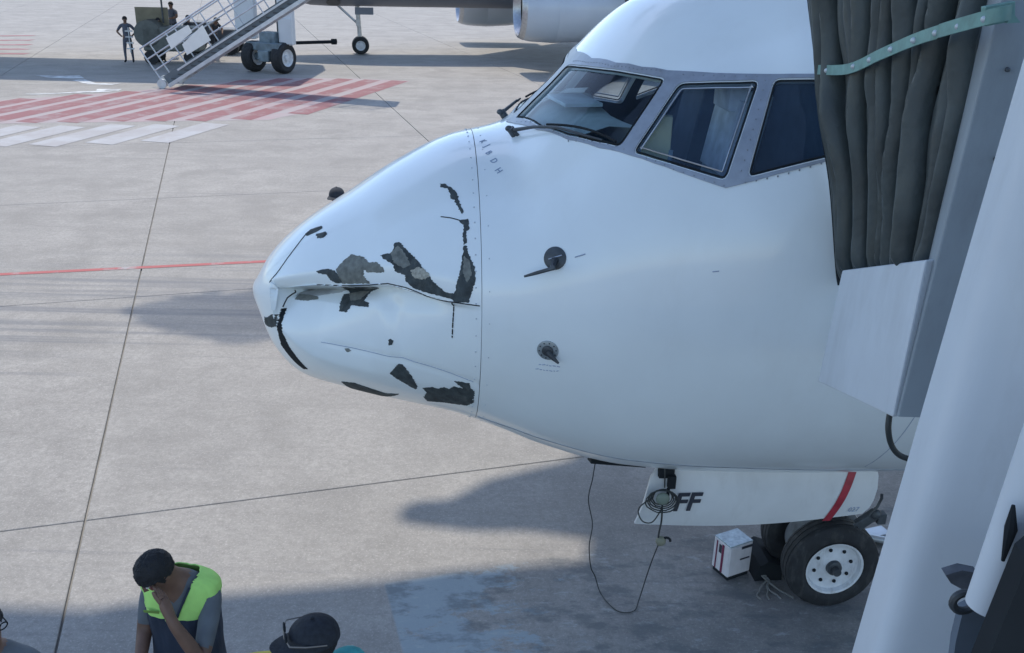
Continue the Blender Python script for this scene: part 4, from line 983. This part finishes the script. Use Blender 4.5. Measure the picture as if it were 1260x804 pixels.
m_.tube([Vector((w1.x, w1.y, .56))-axb*.1, Vector((w2.x, w2.y, .56))+axb*.1], .14, 12); m_.box((mid.x, mid.y, .95), (1.5, .7, .28), Rz); m_.box((mid.x, mid.y-.2, .62), (.5, .5, .4), Rz); m_.box((mid.x+.1, mid.y+.1, 1.25), (.7, .5, .4), Rz)
m_.tube([(mid.x-.3, mid.y-.3, .5), (mid.x+.2, mid.y-.4, .9)], .06, 8); m_.tube([(mid.x+.3, mid.y-.35, .4), (mid.x+.1, mid.y-.3, 1.2)], .05, 8); m_.build('bogie_frame', mat('bogie_blue_grey', (.16, .21, .24), .6, var=.3, scale=5), NB_, world=True)
c1 = PY(353, 55, w1.y+.2); 
m_ = MB(); m_.box((c1.x+.02, w1.y+.25, 3.0), (.52, .50, 4.0)); m_.box((c1.x+.04, w1.y-.02, 1.5), (.42, .10, .9)); m_.build('column', bgwhite, NB_, world=True)
c2_ = PY(304, 40, w2.y+1.0); m_ = MB(); m_.box((c2_.x, w2.y+1.0, 3.0), (.75, .5, 3.8)); m_.build('column', bgwhite, NB_, world=True)
m_ = MB(); m_.box((c1.x-.35, w1.y+.5, 2.2), (.10, .10, 3.2)); m_.build('cable_duct', dsteel, NB_, world=True)
m_ = MB(); m_.box((-22, 39.2, 5.6), (27, 5.0, 3.0)); m_.build('tunnel', bgwhite, NB_, world=True)
# stairs
ST = thing('service_stairs', 'pale steel service stairs with handrails and two white boards leaning down from the far bridge', 'stairs', (-11.6, 31.5, 0))
Ys = 31.3
def SP(px, py, y=Ys): return PY(px, py, y)
for dy, nm in ((0, 'near'), (1.0, 'far')):
    a = PY(208, 106, Ys); b = PY(388, -10, Ys); dirv = (b-a).normalized(); b = a+dirv*8.2; off = Vector((0, dy, 0)); nrm = Vector((-dirv.z, 0, dirv.x))
    m_ = MB(); Rm = Matrix((dirv, Vector((0, 1, 0)), nrm)).transposed()
    m_.box((a+b)/2+off, ((b-a).length, .07, .12), Rm); m_.box((a+b)/2+off+nrm*.26+dirv*.25, ((b-a).length-.6, .05, .06), Rm); m_.build('stringer', galv, ST, world=True)
    m_ = MB(); ra = PY(190, 82, Ys)+off; 
    hs_ = (.62, 1.02, 1.40) if dy == 0 else (1.0, 1.45)
    for h in hs_: m_.tube([a+off+nrm*h-dirv*.1, b+off+nrm*h], .025, 6)
    for k in range(9):
        p = a+off+dirv*(k*1.02-.1); m_.tube([p+nrm*.25, p+nrm*hs_[-1]], .023, 6)
    m_.build('handrail', galv, ST, world=True)
for k in range(30):
    p = a+dirv*(.25+k*.27)+Vector((0, .5, .10)); m_ = MB(); m_.box(p, (.26, .95, .04)); m_.build('tread', dsteel, ST, world=True)
m_ = MB(); m_.prism([p+Vector((0, .06, 0)) for p in (a+nrm*.02, b+nrm*.02, b+nrm*.34, a+nrm*.34)], (0, .03, 0)); m_.build('kick_plate', mat('stair_dark_grey', (.13, .16, .18), .7), ST, world=True)  # dark grey plate between the stringers
for dy in (0.05, .95):
    m_ = MB(); m_.lathe([(-.06, .09), (-.06, .15), (.06, .15), (.06, .09)], (G(196, 107).x+(.25 if dy < .5 else 0), Ys+dy, .15), (0, 1, 0), 18, cap=True); m_.build('caster', galv, ST, world=True)
for q in ([(224, 55), (249, 31), (259, 50), (230, 68)], [(204, 47), (231, 31), (236, 40), (211, 61)]):
    P0 = [PY(*p, Ys-.06) for p in q]; m_ = MB(); m_.prism(P0, (0, .03, 0)); m_.build('white_board', mat('board_white', (.78, .80, .77), .6, var=.04), ST, world=True)
# far airliner
FA = thing('far_airliner', 'second airliner parked beyond, only grey belly, nose gear and two engines in view', 'airplane', (-11.7, 42.9, 0), rad(10))
def S2(x, ph): 
    p = S0(x*.92, ph); return Vector((p.x/.92, p.y*1.03, (p.z-1.22)*1.02+2.02))
v = []; f = []; xs2 = [.001, .03, .1, .3, .6, 1, 1.5, 2, 2.6, 3.4, 4.5, 6, 8, 12, 20, 30]; n = 40
for x in xs2:
    for k in range(n): v.append(S2(x, 2*math.pi*k/n))
for i in range(len(xs2)-1):
    for k in range(n): f.append((i*n+k, i*n+(k+1) % n, (i+1)*n+(k+1) % n, (i+1)*n+k))
f.append(tuple(range(n)))
f.append(tuple((len(xs2)-1)*n+k for k in range(n))[::-1])
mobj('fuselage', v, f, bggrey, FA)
m_ = MB()
m_.tube([(4.7, 0, .40), (4.6, 0, 2.3)], .10, 12); m_.tube([(4.6, 0, 1.3), (3.6, 0, 2.2)], .05, 8); m_.box((4.62, 0, 1.35), (.18, .3, .30)); m_.box((4.66, 0, .85), (.14, .25, .15)); m_.build('nose_gear_strut', steel, FA)
wl((4.7, -.25, .38), .38, .22, (0, -1, 0), 28, FA); wl((4.7, .25, .38), .38, .22, (0, 1, 0), 28, FA)
m_ = MB(); m_.box((4.9, -.42, 1.85), (.8, .04, .30)); m_.build('gear_door', bggrey, FA)
m_ = MB(); m_.lathe([(0, .30), (.02, .30)], (3.6, -.9, 2.22), (0, -.5, -.9), 20, cap=True); m_.build('access_hatch', dsteel, FA)
def engine(c):
    m0 = MB(); pr = [(0.55, .001), (.45, .22), (.5, .3), (.55, .88), (.25, .95), (.06, 1.0), (.0, 1.05), (.03, 1.11), (.15, 1.17), (.5, 1.25), (1.4, 1.30), (2.6, 1.24), (3.6, 1.08), (4.0, .95), (4.0, .6)]
    lip = MB(); lip.lathe([(.30, .94), (.06, 1.0), (0, 1.05), (.03, 1.11), (.2, 1.185)], c, (1, 0, 0), 40); lip.build('intake_lip', steel, FA)
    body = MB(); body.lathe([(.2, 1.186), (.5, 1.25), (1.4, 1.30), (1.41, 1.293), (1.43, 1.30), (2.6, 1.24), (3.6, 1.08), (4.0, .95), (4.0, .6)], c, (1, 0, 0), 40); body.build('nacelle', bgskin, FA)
    fan = MB(); fan.lathe([(.30, .945), (.8, .93), (.8, .3), (.45, .14), (.35, .001)], c, (1, 0, 0), 32); fan.build('fan', gasket, FA)
e1 = PY(637, -2, 38.2)
def toL(p):
    d = p-Vector((-11.7, 42.9, 0)); c, s = math.cos(rad(10)), math.sin(rad(10)); return Vector((d.x*c+d.y*s, -d.x*s+d.y*c, d.z))
e1l = toL(Vector((e1.x, 38.2, 2.42))); engine(e1l)
e2 = PY(563, 5, 50.5); e2l = toL(Vector((e2.x, 50.5, 2.10))); engine(e2l)
m_ = MB(); 
m_.prism([(9.5, -1.2, 3.0), (16.5, -1.2, 3.0), (23, -16, 4.2), (20.5, -16, 4.2)], (0, 0, .3)); m_.build('wing', bgskin, FA)
m_ = MB(); m_.prism([(9.5, 1.2, 3.0), (16.5, 1.2, 3.0), (23, 16, 4.2), (20.5, 16, 4.2)], (0, 0, .3)); m_.build('wing', bgskin, FA)
m_ = MB(); m_.box((e1l.x+3.0, e1l.y, 3.75), (3.2, .3, .9)); m_.build('engine_pylon', bgskin, FA)
# tow bar
tb = thing('tow_bar', 'thin dark tow bar lying between the far bogie and the far nose wheel', 'tow bar', (-9, 42, 0))
m_ = MB(); m_.tube([PY(364, 53, 41.5), PY(414, 51.5, 42.4)], .07, 8); m_.tube([PY(408, 51.5, 42.3), PY(414, 51.5, 42.4)], .12, 8); m_.build('bar', gasket, tb, world=True)
# ground power cart behind the stairs
cr = thing('ground_cart', 'dark ground service cart with a tan raised panel half hidden behind the stairs', 'cart', tuple(G(208, 78)), rad(5))
k_ = 1.0
m_ = MB(); m_.box((.30, 0, .95), (2.1, 1.2, .9)); m_.tube([(-.55, -.6, 1.15), (-.55, .6, 1.15)], .50, 20); m_.build('cart_body', mat('cart_grey', (.11, .12, .11), .7, var=.2), cr)
m_ = MB(); m_.box((-.55, .35, 1.5), (1.25, .06, 1.15)); m_.build('raised_panel', orange, cr)
for x in (-.5, 1.0):
    for y in (-.5, .5):
        m_ = MB(); m_.lathe([(-.09, .12), (-.09, .27), (.09, .27), (.09, .12)], (x, y, .27), (0, 1, 0), 18, cap=True); m_.build('wheel', rubber, cr)
m_ = MB(); m_.tube([(-.10, .2, 1.5), (-.10, .2, 2.75)], .04, 6); m_.ball((-.10, .2, 2.78), (.09, .09, .10), 8, 6); m_.build('beacon_mast', dsteel, cr)
m_ = MB()
for k in range(4): m_.box((-1.35, -.2, .55+.22*k), (.28, .05, .05))
m_.tube([(-1.35, -.2, .4), (-1.35, -.2, 1.35)], .03, 6); m_.build('coupling_rack', galv, cr)

# ------------------------------------------------------------------ people
def skin_mesh(J, E, R, root, sub=1):
    keys = list(J); me = bpy.data.meshes.new('p'); me.from_pydata([J[k] for k in keys], [(keys.index(a), keys.index(b)) for a, b in E], [])
    o = bpy.data.objects.new('p', me); COL.objects.link(o)
    s = o.modifiers.new('s', 'SKIN'); s.use_smooth_shade = True
    for i, k in enumerate(keys):
        r = R[k]; r = r if isinstance(r, tuple) else (r, r)
        me.skin_vertices[0].data[i].radius = r; me.skin_vertices[0].data[i].use_root = (k == root)
    u = o.modifiers.new('u', 'SUBSURF'); u.levels = sub; u.render_levels = sub
    dg = bpy.context.evaluated_depsgraph_get(); res = bpy.data.meshes.new_from_object(o.evaluated_get(dg)); bpy.data.objects.remove(o); return res
BASE = dict(pelvis=(0, 0, .94), belly=(0, .01, 1.10), chest=(0, 0, 1.28), neckb=(0, .01, 1.44), neck=(0, -.005, 1.50), head=(0, -.02, 1.60), top=(0, -.01, 1.69),
            shL=(.185, .01, 1.40), elL=(.25, .03, 1.12), wrL=(.26, -.05, .88), haL=(.26, -.07, .80), shR=(-.185, .01, 1.40), elR=(-.25, .03, 1.12), wrR=(-.26, -.05, .88), haR=(-.26, -.07, .80),
            hiL=(.09, 0, .88), knL=(.105, -.02, .50), anL=(.11, .02, .10), toL=(.12, -.14, .045), hiR=(-.09, 0, .88), knR=(-.105, -.02, .50), anR=(-.11, .02, .10), toR=(-.12, -.14, .045))
RAD = dict(pelvis=(.15, .12), belly=(.14, .11), chest=(.165, .12), neckb=(.085, .075), neck=.055, head=(.078, .092), top=(.065, .078), sh=.068, el=.047, wr=.030, ha=.036, hi=.095, kn=.062, an=.042, to=.040)
EDG = [('pelvis', 'belly'), ('belly', 'chest'), ('chest', 'neckb'), ('neckb', 'neck'), ('neck', 'head'), ('head', 'top')]
for s in 'LR': EDG += [('neckb', 'sh'+s), ('sh'+s, 'el'+s), ('el'+s, 'wr'+s), ('wr'+s, 'ha'+s), ('pelvis', 'hi'+s), ('hi'+s, 'kn'+s), ('kn'+s, 'an'+s), ('an'+s, 'to'+s)]
def segd(p, a, b):
    d = b-a; t = max(0, min(1, (p-a).dot(d)/max(d.dot(d), 1e-9))); return (a+d*t-p).length, t
def person(name, label, loc, rotz=0, pose=None, shirt=slate, trousers=darkcloth, sleeve=.6, scale=1.0, hair=hairm, cap=None, fingers=False, sub=1, face=True, group=None, lean=None, bigcap=1.0, hairlen=0):
    J = {k: Vector(v) for k, v in BASE.items()}
    for k, v in (pose or {}).items(): J[k] = Vector(v)
    E = list(EDG); Rd = {k: RAD.get(k, RAD.get(k[:2])) for k in J}
    if fingers:
        for s, sg in (('L', 1), ('R', -1)):
            h = J['ha'+s]; d = (h-J['wr'+s]).normalized(); side = (pose or {}).get('side'+s); side = Vector(side).normalized() if side else d.cross(Vector((0, 1, 0))).normalized()*sg
            curl = side.cross(d).normalized()
            if curl.dot(J['head']-h) < 0: curl = -curl
            for i, ln in enumerate((.062, .072, .068, .052)):
                k = f'f{s}{i}'; base = h+side*(-.026+.0175*i)+d*.02
                J[k+'a'] = base+d*.02; J[k+'b'] = J[k+'a']+d*ln*.55+curl*.006; J[k+'c'] = J[k+'b']+d*ln*.40+curl*.016
                E += [('ha'+s, k+'a'), (k+'a', k+'b'), (k+'b', k+'c')]
                Rd[k+'a'] = .010; Rd[k+'b'] = .0092; Rd[k+'c'] = .0075
            k = f't{s}'; J[k+'a'] = h-side*.032-d*.012; J[k+'b'] = J[k+'a']-side*.022+d*.028; J[k+'c'] = J[k+'b']+d*.026-side*.004
            E += [('ha'+s, k+'a'), (k+'a', k+'b'), (k+'b', k+'c')]; Rd[k+'a'] = .013; Rd[k+'b'] = .0115; Rd[k+'c'] = .009
            Rd['ha'+s] = (.036, .018) if fingers else .036
    for k in ('sideL', 'sideR'): J.pop(k, None)
    me = skin_mesh(J, E, Rd, 'pelvis', 2 if fingers else sub)
    bones = []
    for a, b in E:
        t = 'skin'
        if a[:2] in ('pe', 'be', 'ch') or b[:2] in ('sh',): t = 'shirt'
        if (a == 'chest' and b == 'neckb'): t = 'shirt'
        if a[:2] == 'sh': t = 'sleeve'
        if b[:2] in ('hi',) or a[:2] in ('hi', 'kn'): t = 'leg'
        if a[:2] == 'an': t = 'shoe'
        if a == 'pelvis' and b == 'belly': t = 'shirt'
        bones.append((J[a], J[b], t))
    for m in (skinm, shirt, trousers, gasket): me.materials.append(m)
    for p in me.polygons:
        c = p.center; best = min(((segd(c, a, b), t) for a, b, t in bones), key=lambda q: q[0][0]); t = best[1]
        p.material_index = {'skin': 0, 'shirt': 1, 'leg': 2, 'shoe': 3, 'sleeve': (1 if best[0][1] < sleeve else 0)}[t]
        if t == 'shirt' and c.z < J['pelvis'].z-.02: p.material_index = 2
        p.use_smooth = True
    root = thing('person', label, 'person', loc, rotz, group); root.scale = (scale,)*3
    me.name = 'body'; o = bpy.data.objects.new('body', me); COL.objects.link(o); o.parent = root
    hd = J['head']; up = (J['top']-J['neck']).normalized(); fwd = Vector((pose or {}).get('look', (0, -1, 0))) if False else LOOK.get(name, Vector((0, -1, 0)))
    fwd = (fwd-up*fwd.dot(up)).normalized(); rt = fwd.cross(up).normalized(); Rm = Matrix((rt, -fwd, up)).transposed()   # x right, y back, z up
    C = hd+up*.035
    if face:
        m_ = MB(); m_.add([C+Rm @ Vector(q) for q in [(-.014, -.088, .015), (.014, -.088, .015), (.019, -.096, -.028), (-.019, -.096, -.028), (0, -.118, -.024), (0, -.092, .03)]], [(5, 4, 1), (5, 0, 4), (0, 3, 4), (1, 4, 2), (3, 2, 4)]); m_.build('nose', skinm, root)
        for x in (-.03, .03):
            m_ = MB(); m_.ball(C+Rm @ Vector((x, -.083, .014)), (.013, .010, .008), 10, 6, Rm); m_.build('eye', mat('eye_white', (.55, .53, .5), .3), root)
            m_ = MB(); m_.ball(C+Rm @ Vector((x*1.0, -.089, .013)), (.006, .005, .006), 8, 5, Rm); m_.build('iris', gasket, root)
        m_ = MB(); m_.ball(C+Rm @ Vector((0, -.084, -.052)), (.026, .010, .007), 10, 6, Rm); m_.build('mouth', mat('lips', (.22, .07, .06), .5), root)
        for x in (-.080, .080):
            m_ = MB(); m_.ball(C+Rm @ Vector((x, .005, -.005)), (.012, .020, .032), 8, 6, Rm); m_.build('ear', skinm, root)
    # hair
    m_ = MB(); n, mm = (72, 36) if fingers else (24, 14); v = []; f = []
    for i in range(mm+1):
        a = math.pi*.64*i/mm
        for k in range(n):
            b = 2*math.pi*k/n; q = Vector((math.sin(a)*math.cos(b), math.sin(a)*math.sin(b), math.cos(a)))
            front = max(0, -q.y)
            if i == mm: pass
            sc = 1+.05*noise.noise(q*4+Vector((loc[0], 0, 0)))+.035*noise.noise(q*14)+.03*noise.noise(Vector((q.x*30, q.y*30, q.z*6)))
            z = q.z
            if front > .35 and z < .25: z = .25+(z-.25)*.25          # hairline over the forehead
            v.append(C+Rm @ Vector((q.x*.092*sc, q.y*.105*sc+.008, z*.105*sc+.016)))
    for i in range(mm):
        for k in range(n): f.append((i*n+k, (i+1)*n+k, (i+1)*n+(k+1) % n, i*n+(k+1) % n))
    m_.add(v, f); m_.build('hair', hair, root)
    if cap:
        m_ = MB(); v = []; f = []; mm = 12; n = 32
        for i in range(mm+1):
            a = math.pi*.5*i/mm
            for k in range(n):
                b = 2*math.pi*k/n; v.append(C+Rm @ Vector((math.sin(a)*math.cos(b)*.099*bigcap, math.sin(a)*math.sin(b)*.116*bigcap+.006, math.cos(a)**.8*.108*bigcap+.030)))
        for i in range(mm):
            for k in range(n): f.append((i*n+k, (i+1)*n+k, (i+1)*n+(k+1) % n, i*n+(k+1) % n))
        m_.add(v, f); m_.ball(C+Rm @ Vector((0, .006, .142*bigcap)), (.010, .010, .006), 8, 5); cp = m_.build('cap', cap, root)
        m_ = MB(); v = []; f = []; nn = 14
        for i in range(nn+1):
            a = math.pi*(-.5+i/nn)*.88; 
            inn = Vector((math.sin(a)*.094*bigcap, -math.cos(a)*.108*bigcap, .036)); out = Vector((math.sin(a)*.088*bigcap, -math.cos(a)*.115*bigcap-.080*math.cos(a)**.6 if math.cos(a) > 0 else -.108, .036-.012*math.cos(a)-.010*abs(math.sin(a))))
            for q, z in ((inn, 0), (out, 0), (out, -.006), (inn, -.006)): v.append(C+Rm @ (q+Vector((0, 0, z))))
            if i:
                for k in range(4): f.append((4*(i-1)+k, 4*i+k, 4*i+(k+1) % 4, 4*(i-1)+(k+1) % 4))
        m_.add(v, f); b_ = m_.build('peak', cap, root)
    return root, C, Rm, J
LOOK = {}
# man with raised hand
LOOK['m1'] = Vector((-.45, -.75, -.55))
p1 = dict(neck=(-.02, -.045, 1.495), head=(-.05, -.115, 1.575), top=(-.075, -.175, 1.655), neckb=(0, 0, 1.44),
          shL=(.180, .0, 1.385), elL=(.20, -.26, 1.15), wrL=(.085, -.285, 1.40), haL=(.035, -.245, 1.485), sideL=(.5, .2, -.5),
          shR=(-.175, .01, 1.38), elR=(-.225, -.03, 1.13), wrR=(-.17, -.24, 1.02), haR=(-.115, -.30, 1.01), sideR=(0, .3, -1))
R1, C1, RM1, J1 = person('m1', 'worker with black hair in neon and navy vest, hand pressed over his bowed face', (-1.665, 3.99, 0), rad(-6), p1, shirt=greyshirt, trousers=darkcloth, sleeve=.80, fingers=True, scale=.945, bigcap=1)
def vest(root, J, mats, grow=.02, neckw=.075, yz=1.335):
    v = []; f = []; n = 40; rows0 = [(.84, .185, .145), (.95, .183, .142), (1.05, .175, .138), (1.15, .178, .138), (1.25, .192, .142), (1.30, .198, .144), (1.35, .205, .138), (1.39, .210, .126), (1.425, .210, .112), (1.45, .204, .100), (1.470, .182, .092), (1.484, .145, .085), (1.497, .100, .079)]
    rows = []
    for i in range(len(rows0)-1):
        for k in range(3): rows.append(tuple(rows0[i][q]+(rows0[i+1][q]-rows0[i][q])*k/3 for q in range(3)))
    rows.append(rows0[-1]); n = 110
    for (z, rx, ry) in rows:
        for k in range(n):
            a = 2*math.pi*k/n; e = .82; cx = math.copysign(abs(math.cos(a))**e, math.cos(a)); sy = math.copysign(abs(math.sin(a))**e, math.sin(a))
            w_ = .010*noise.noise(Vector((cx*3, sy*3, z*7)))+.004*noise.noise(Vector((cx*9, sy*9, z*19)))
            v.append((cx*(rx+w_), .005+sy*(ry+w_), z))
    for i in range(len(rows)-1):
        for k in range(n):
            q = (i*n+k, i*n+(k+1) % n, (i+1)*n+(k+1) % n, (i+1)*n+k); c = sum((Vector(v[j]) for j in q), Vector())/4
            arm = abs(c.x) > .175 and 1.22 < c.z < 1.40 and abs(c.y) < .10
            vn = c.y < 0 and abs(c.x) < (c.z-1.24)*.40 and c.z > 1.24
            if arm or vn: continue
            f.append(q)
    o = mobj('vest', v, f, list(mats), root, ang=60)
    for p in o.data.polygons: p.material_index = 1 if p.center.z > yz-.15*(abs(p.center.x)-.1)*(-1) else 0
    s = o.modifiers.new('t', 'SOLIDIFY'); s.thickness = .008; s.offset = 1; sb = o.modifiers.new('s', 'SUBSURF'); sb.levels = 1; sb.render_levels = 1
    return o
vo = vest(R1, J1, (navy, neon), yz=1.30)
m_ = MB()
for s in (-1, 1):
    P_ = []
    for i in range(9):
        z = 1.245+.23*i/8; x = (z-1.24)*.40*s
        rr = [q for q in ((1.22, .185, .140), (1.30, .200, .146), (1.35, .212, .142), (1.39, .222, .130), (1.425, .224, .116), (1.455, .212, .102), (1.475, .185, .094), (1.50, .10, .08))]
        ry = lerp([q[0] for q in rr], [q[2] for q in rr], z); rx = lerp([q[0] for q in rr], [q[1] for q in rr], z); P_.append(Vector((x, .005-ry*max(0, 1-(abs(x)/rx)**2.44)**.41-.006, z)))
    m_.tube(P_, .0075, 6)
m_.build('vest_piping', navy, R1)
m_ = MB(); m_.box((-.105, -.150, 1.345), (.085, .003, .018), Matrix.Rotation(rad(14), 3, 'X')); m_.build('printed_tag', mat('tag_olive', (.18, .30, .06), .7), R1)
m_ = MB(); d = (J1['haR']-J1['wrR']).normalized(); m_.lathe([(-.014, .036), (.014, .036)], J1['wrR'], d, 18); m_.lathe([(-.004, .022), (.008, .022)], J1['wrR']+Vector((-.01, -.0, .030)), (0, -.2, 1), 16, cap=True); m_.build('wristwatch', galv, R1)
# man in a cap, seen from above
LOOK['m2'] = Vector((-.95, -.30, -.18))
R2, C2, RM2, J2 = person('m2', 'man in a black cap with sunglasses on its peak, teal shirt, at the bottom edge', (-.83, 3.36, 0), rad(0),
    dict(head=(-.01, -.02, 1.60), top=(-.005, -.01, 1.69), shL=(.165, .10, 1.47), shR=(-.15, -.10, 1.44)), shirt=teal, sleeve=.5, cap=mat('cap_black', (.016, .02, .028), .85, var=.3, scale=40, bump=.3, bscale=90), fingers=True, scale=.945, bigcap=1.04)
m_ = MB()
for s in (-1, 1): m_.tube([C2+RM2 @ Vector((s*.100, .055, .055)), C2+RM2 @ Vector((s*.108, -.04, .075)), C2+RM2 @ Vector((s*.095, -.110, .085)), C2+RM2 @ Vector((s*.03, -.128, .085))], .0035, 6)
m_.tube([C2+RM2 @ Vector((-.03, -.128, .085)), C2+RM2 @ Vector((.03, -.128, .085))], .0035, 6); m_.build('sunglasses_frame', mat('glasses_tan', (.20, .18, .16), .4), R2)
for s in (-1, 1):
    m_ = MB(); m_.ball(C2+RM2 @ Vector((s*.038, -.122, .092)), (.030, .007, .022), 12, 6, RM2); m_.build('sunglasses_lens', gasket, R2)
# yellow vested colleague hidden below the frame, only a shoulder shows
LOOK['m4'] = Vector((0, 1, 0))
R4, C4, _, J4 = person('m4', 'stooping person whose yellow back just shows left of the black cap', (-1.06, 3.22, 0), rad(0), dict(chest=(0, .10, 1.22), neckb=(0.02, .22, 1.36), neck=(0.16, .05, 1.36), head=(.27, -.10, 1.33), top=(.32, -.15, 1.28), shL=(.19, .18, 1.32), shR=(-.17, .18, 1.32)), shirt=yellow, sleeve=.6, scale=1.0)
# face at the left edge with glasses
LOOK['m3'] = Vector((.9, -.45, -.1))
R3, C3, RM3, J3 = person('m3', 'bareheaded person in dark glasses cut off by the lower left edge of the picture', (-2.345, 3.44, 0), rad(0), {}, shirt=greyshirt, sleeve=.6, fingers=True, scale=.935)
m_ = MB()
for s in (-1, 1):
    m_.tube([C3+RM3 @ Vector((s*.034+.024*math.cos(t), -.104, .014+.017*math.sin(t))) for t in [2*math.pi*i/14 for i in range(15)]], .0035, 6); m_.tube([C3+RM3 @ Vector((s*.058, -.104, .018)), C3+RM3 @ Vector((s*.088, .0, .012))], .003, 6)
m_.build('glasses', gasket, R3)
# person behind the nose: only the head shows above the skin
LOOK['m5'] = Vector((-.3, -1, 0))
hp = PY(414, 231, 11.4)
person('m5', 'person walking behind the nose cone, only a dark capped head above its top edge', (hp.x, 11.4, 0), rad(0), {}, shirt=mat('pale_cloth', (.6, .66, .7), .8), cap=darkcloth, scale=hp.z/1.765, face=True)
# people on the neighbouring stand
hands = dict(elL=(.36, .06, 1.17), wrL=(.20, -.03, 1.02), haL=(.15, -.05, .99), elR=(-.36, .06, 1.17), wrR=(-.20, -.03, 1.02), haR=(-.15, -.05, .99), knL=(.13, -.02, .5), anL=(.14, .02, .1), toL=(.16, -.13, .045), knR=(-.13, -.02, .5), anR=(-.14, .02, .1), toR=(-.16, -.13, .045))
g = G(160, 77.5); person('b1', 'far worker in grey overalls standing with hands on hips, left of the stairs', tuple(g), rad(10), hands, shirt=slate, trousers=slate, sleeve=.7, scale=1.0)
g = G(217, 70); person('b2', 'tall far worker in dark clothes leaning over the cart behind the stairs', (g.x, g.y, .30), rad(-20), dict(elL=(.30, -.1, 1.2), wrL=(.1, -.25, 1.15), haL=(.05, -.28, 1.15), elR=(-.36, -.05, 1.2), wrR=(-.40, -.2, 1.30), haR=(-.42, -.25, 1.32)), shirt=slate, scale=1.08)
g = G(203, 76); person('b3', 'far worker in a green top beside the beacon mast of the cart', (g.x, g.y-.3, 0), rad(30), dict(elR=(-.28, -.15, 1.15), wrR=(-.15, -.3, 1.2), haR=(-.1, -.33, 1.2)), shirt=green, scale=.97)
g = G(236, 74); person('b4', 'far worker half hidden behind the white boards of the stairs', (g.x, g.y, 0), rad(60), {}, shirt=darkcloth, scale=1.0)
g = G(266, 72); person('b5', 'far worker in dark clothes bending behind the stair handrail, nearest the far wheels', (g.x, g.y, 0), rad(40), dict(chest=(0, -.10, 1.24), neckb=(0, -.2, 1.36), neck=(0, -.25, 1.42), head=(0, -.30, 1.50), top=(0, -.33, 1.58), shL=(.18, -.18, 1.33), shR=(-.18, -.18, 1.33), elL=(.24, -.35, 1.15), wrL=(.15, -.5, 1.05), haL=(.12, -.55, 1.0), elR=(-.24, -.35, 1.15), wrR=(-.15, -.5, 1.05), haR=(-.12, -.55, 1.0)), shirt=darkcloth, scale=1.0)
m_ = MB(); c = G(276, 66); crt = thing('tow_tractor', 'low dark tow tractor behind the stair handrail', 'tractor', (c.x, c.y, 0), rad(5))
m_.box((-.4, 0, .75), (2.4, 1.2, .6)); m_.box((-.9, 0, 1.15), (.9, 1.1, .35)); m_.build('tractor_body', mat('tractor_dark', (.06, .07, .09), .6), crt)
m_ = MB(); m_.tube([(.0, -.1, 1.05), (-.18, -.1, 1.35)], .03, 6); m_.lathe([(-.02, .16), (.02, .16)], (-.18, -.1, 1.36), (-.5, 0, .9), 14, cap=True); m_.build('steering_wheel', gasket, crt)
for x in (-1.2, .4):
    for y in (-.55, .55):
        m_ = MB(); m_.lathe([(-.12, .15), (-.12, .36), (.12, .36), (.12, .15)], (x, y, .36), (0, 1, 0), 20, cap=True); m_.build('wheel', rubber, crt)
# small dark stone of debris etc. on the apron
print('objects', len(bpy.data.objects), 'tris approx', sum(len(m.polygons)*2 for m in bpy.data.meshes))
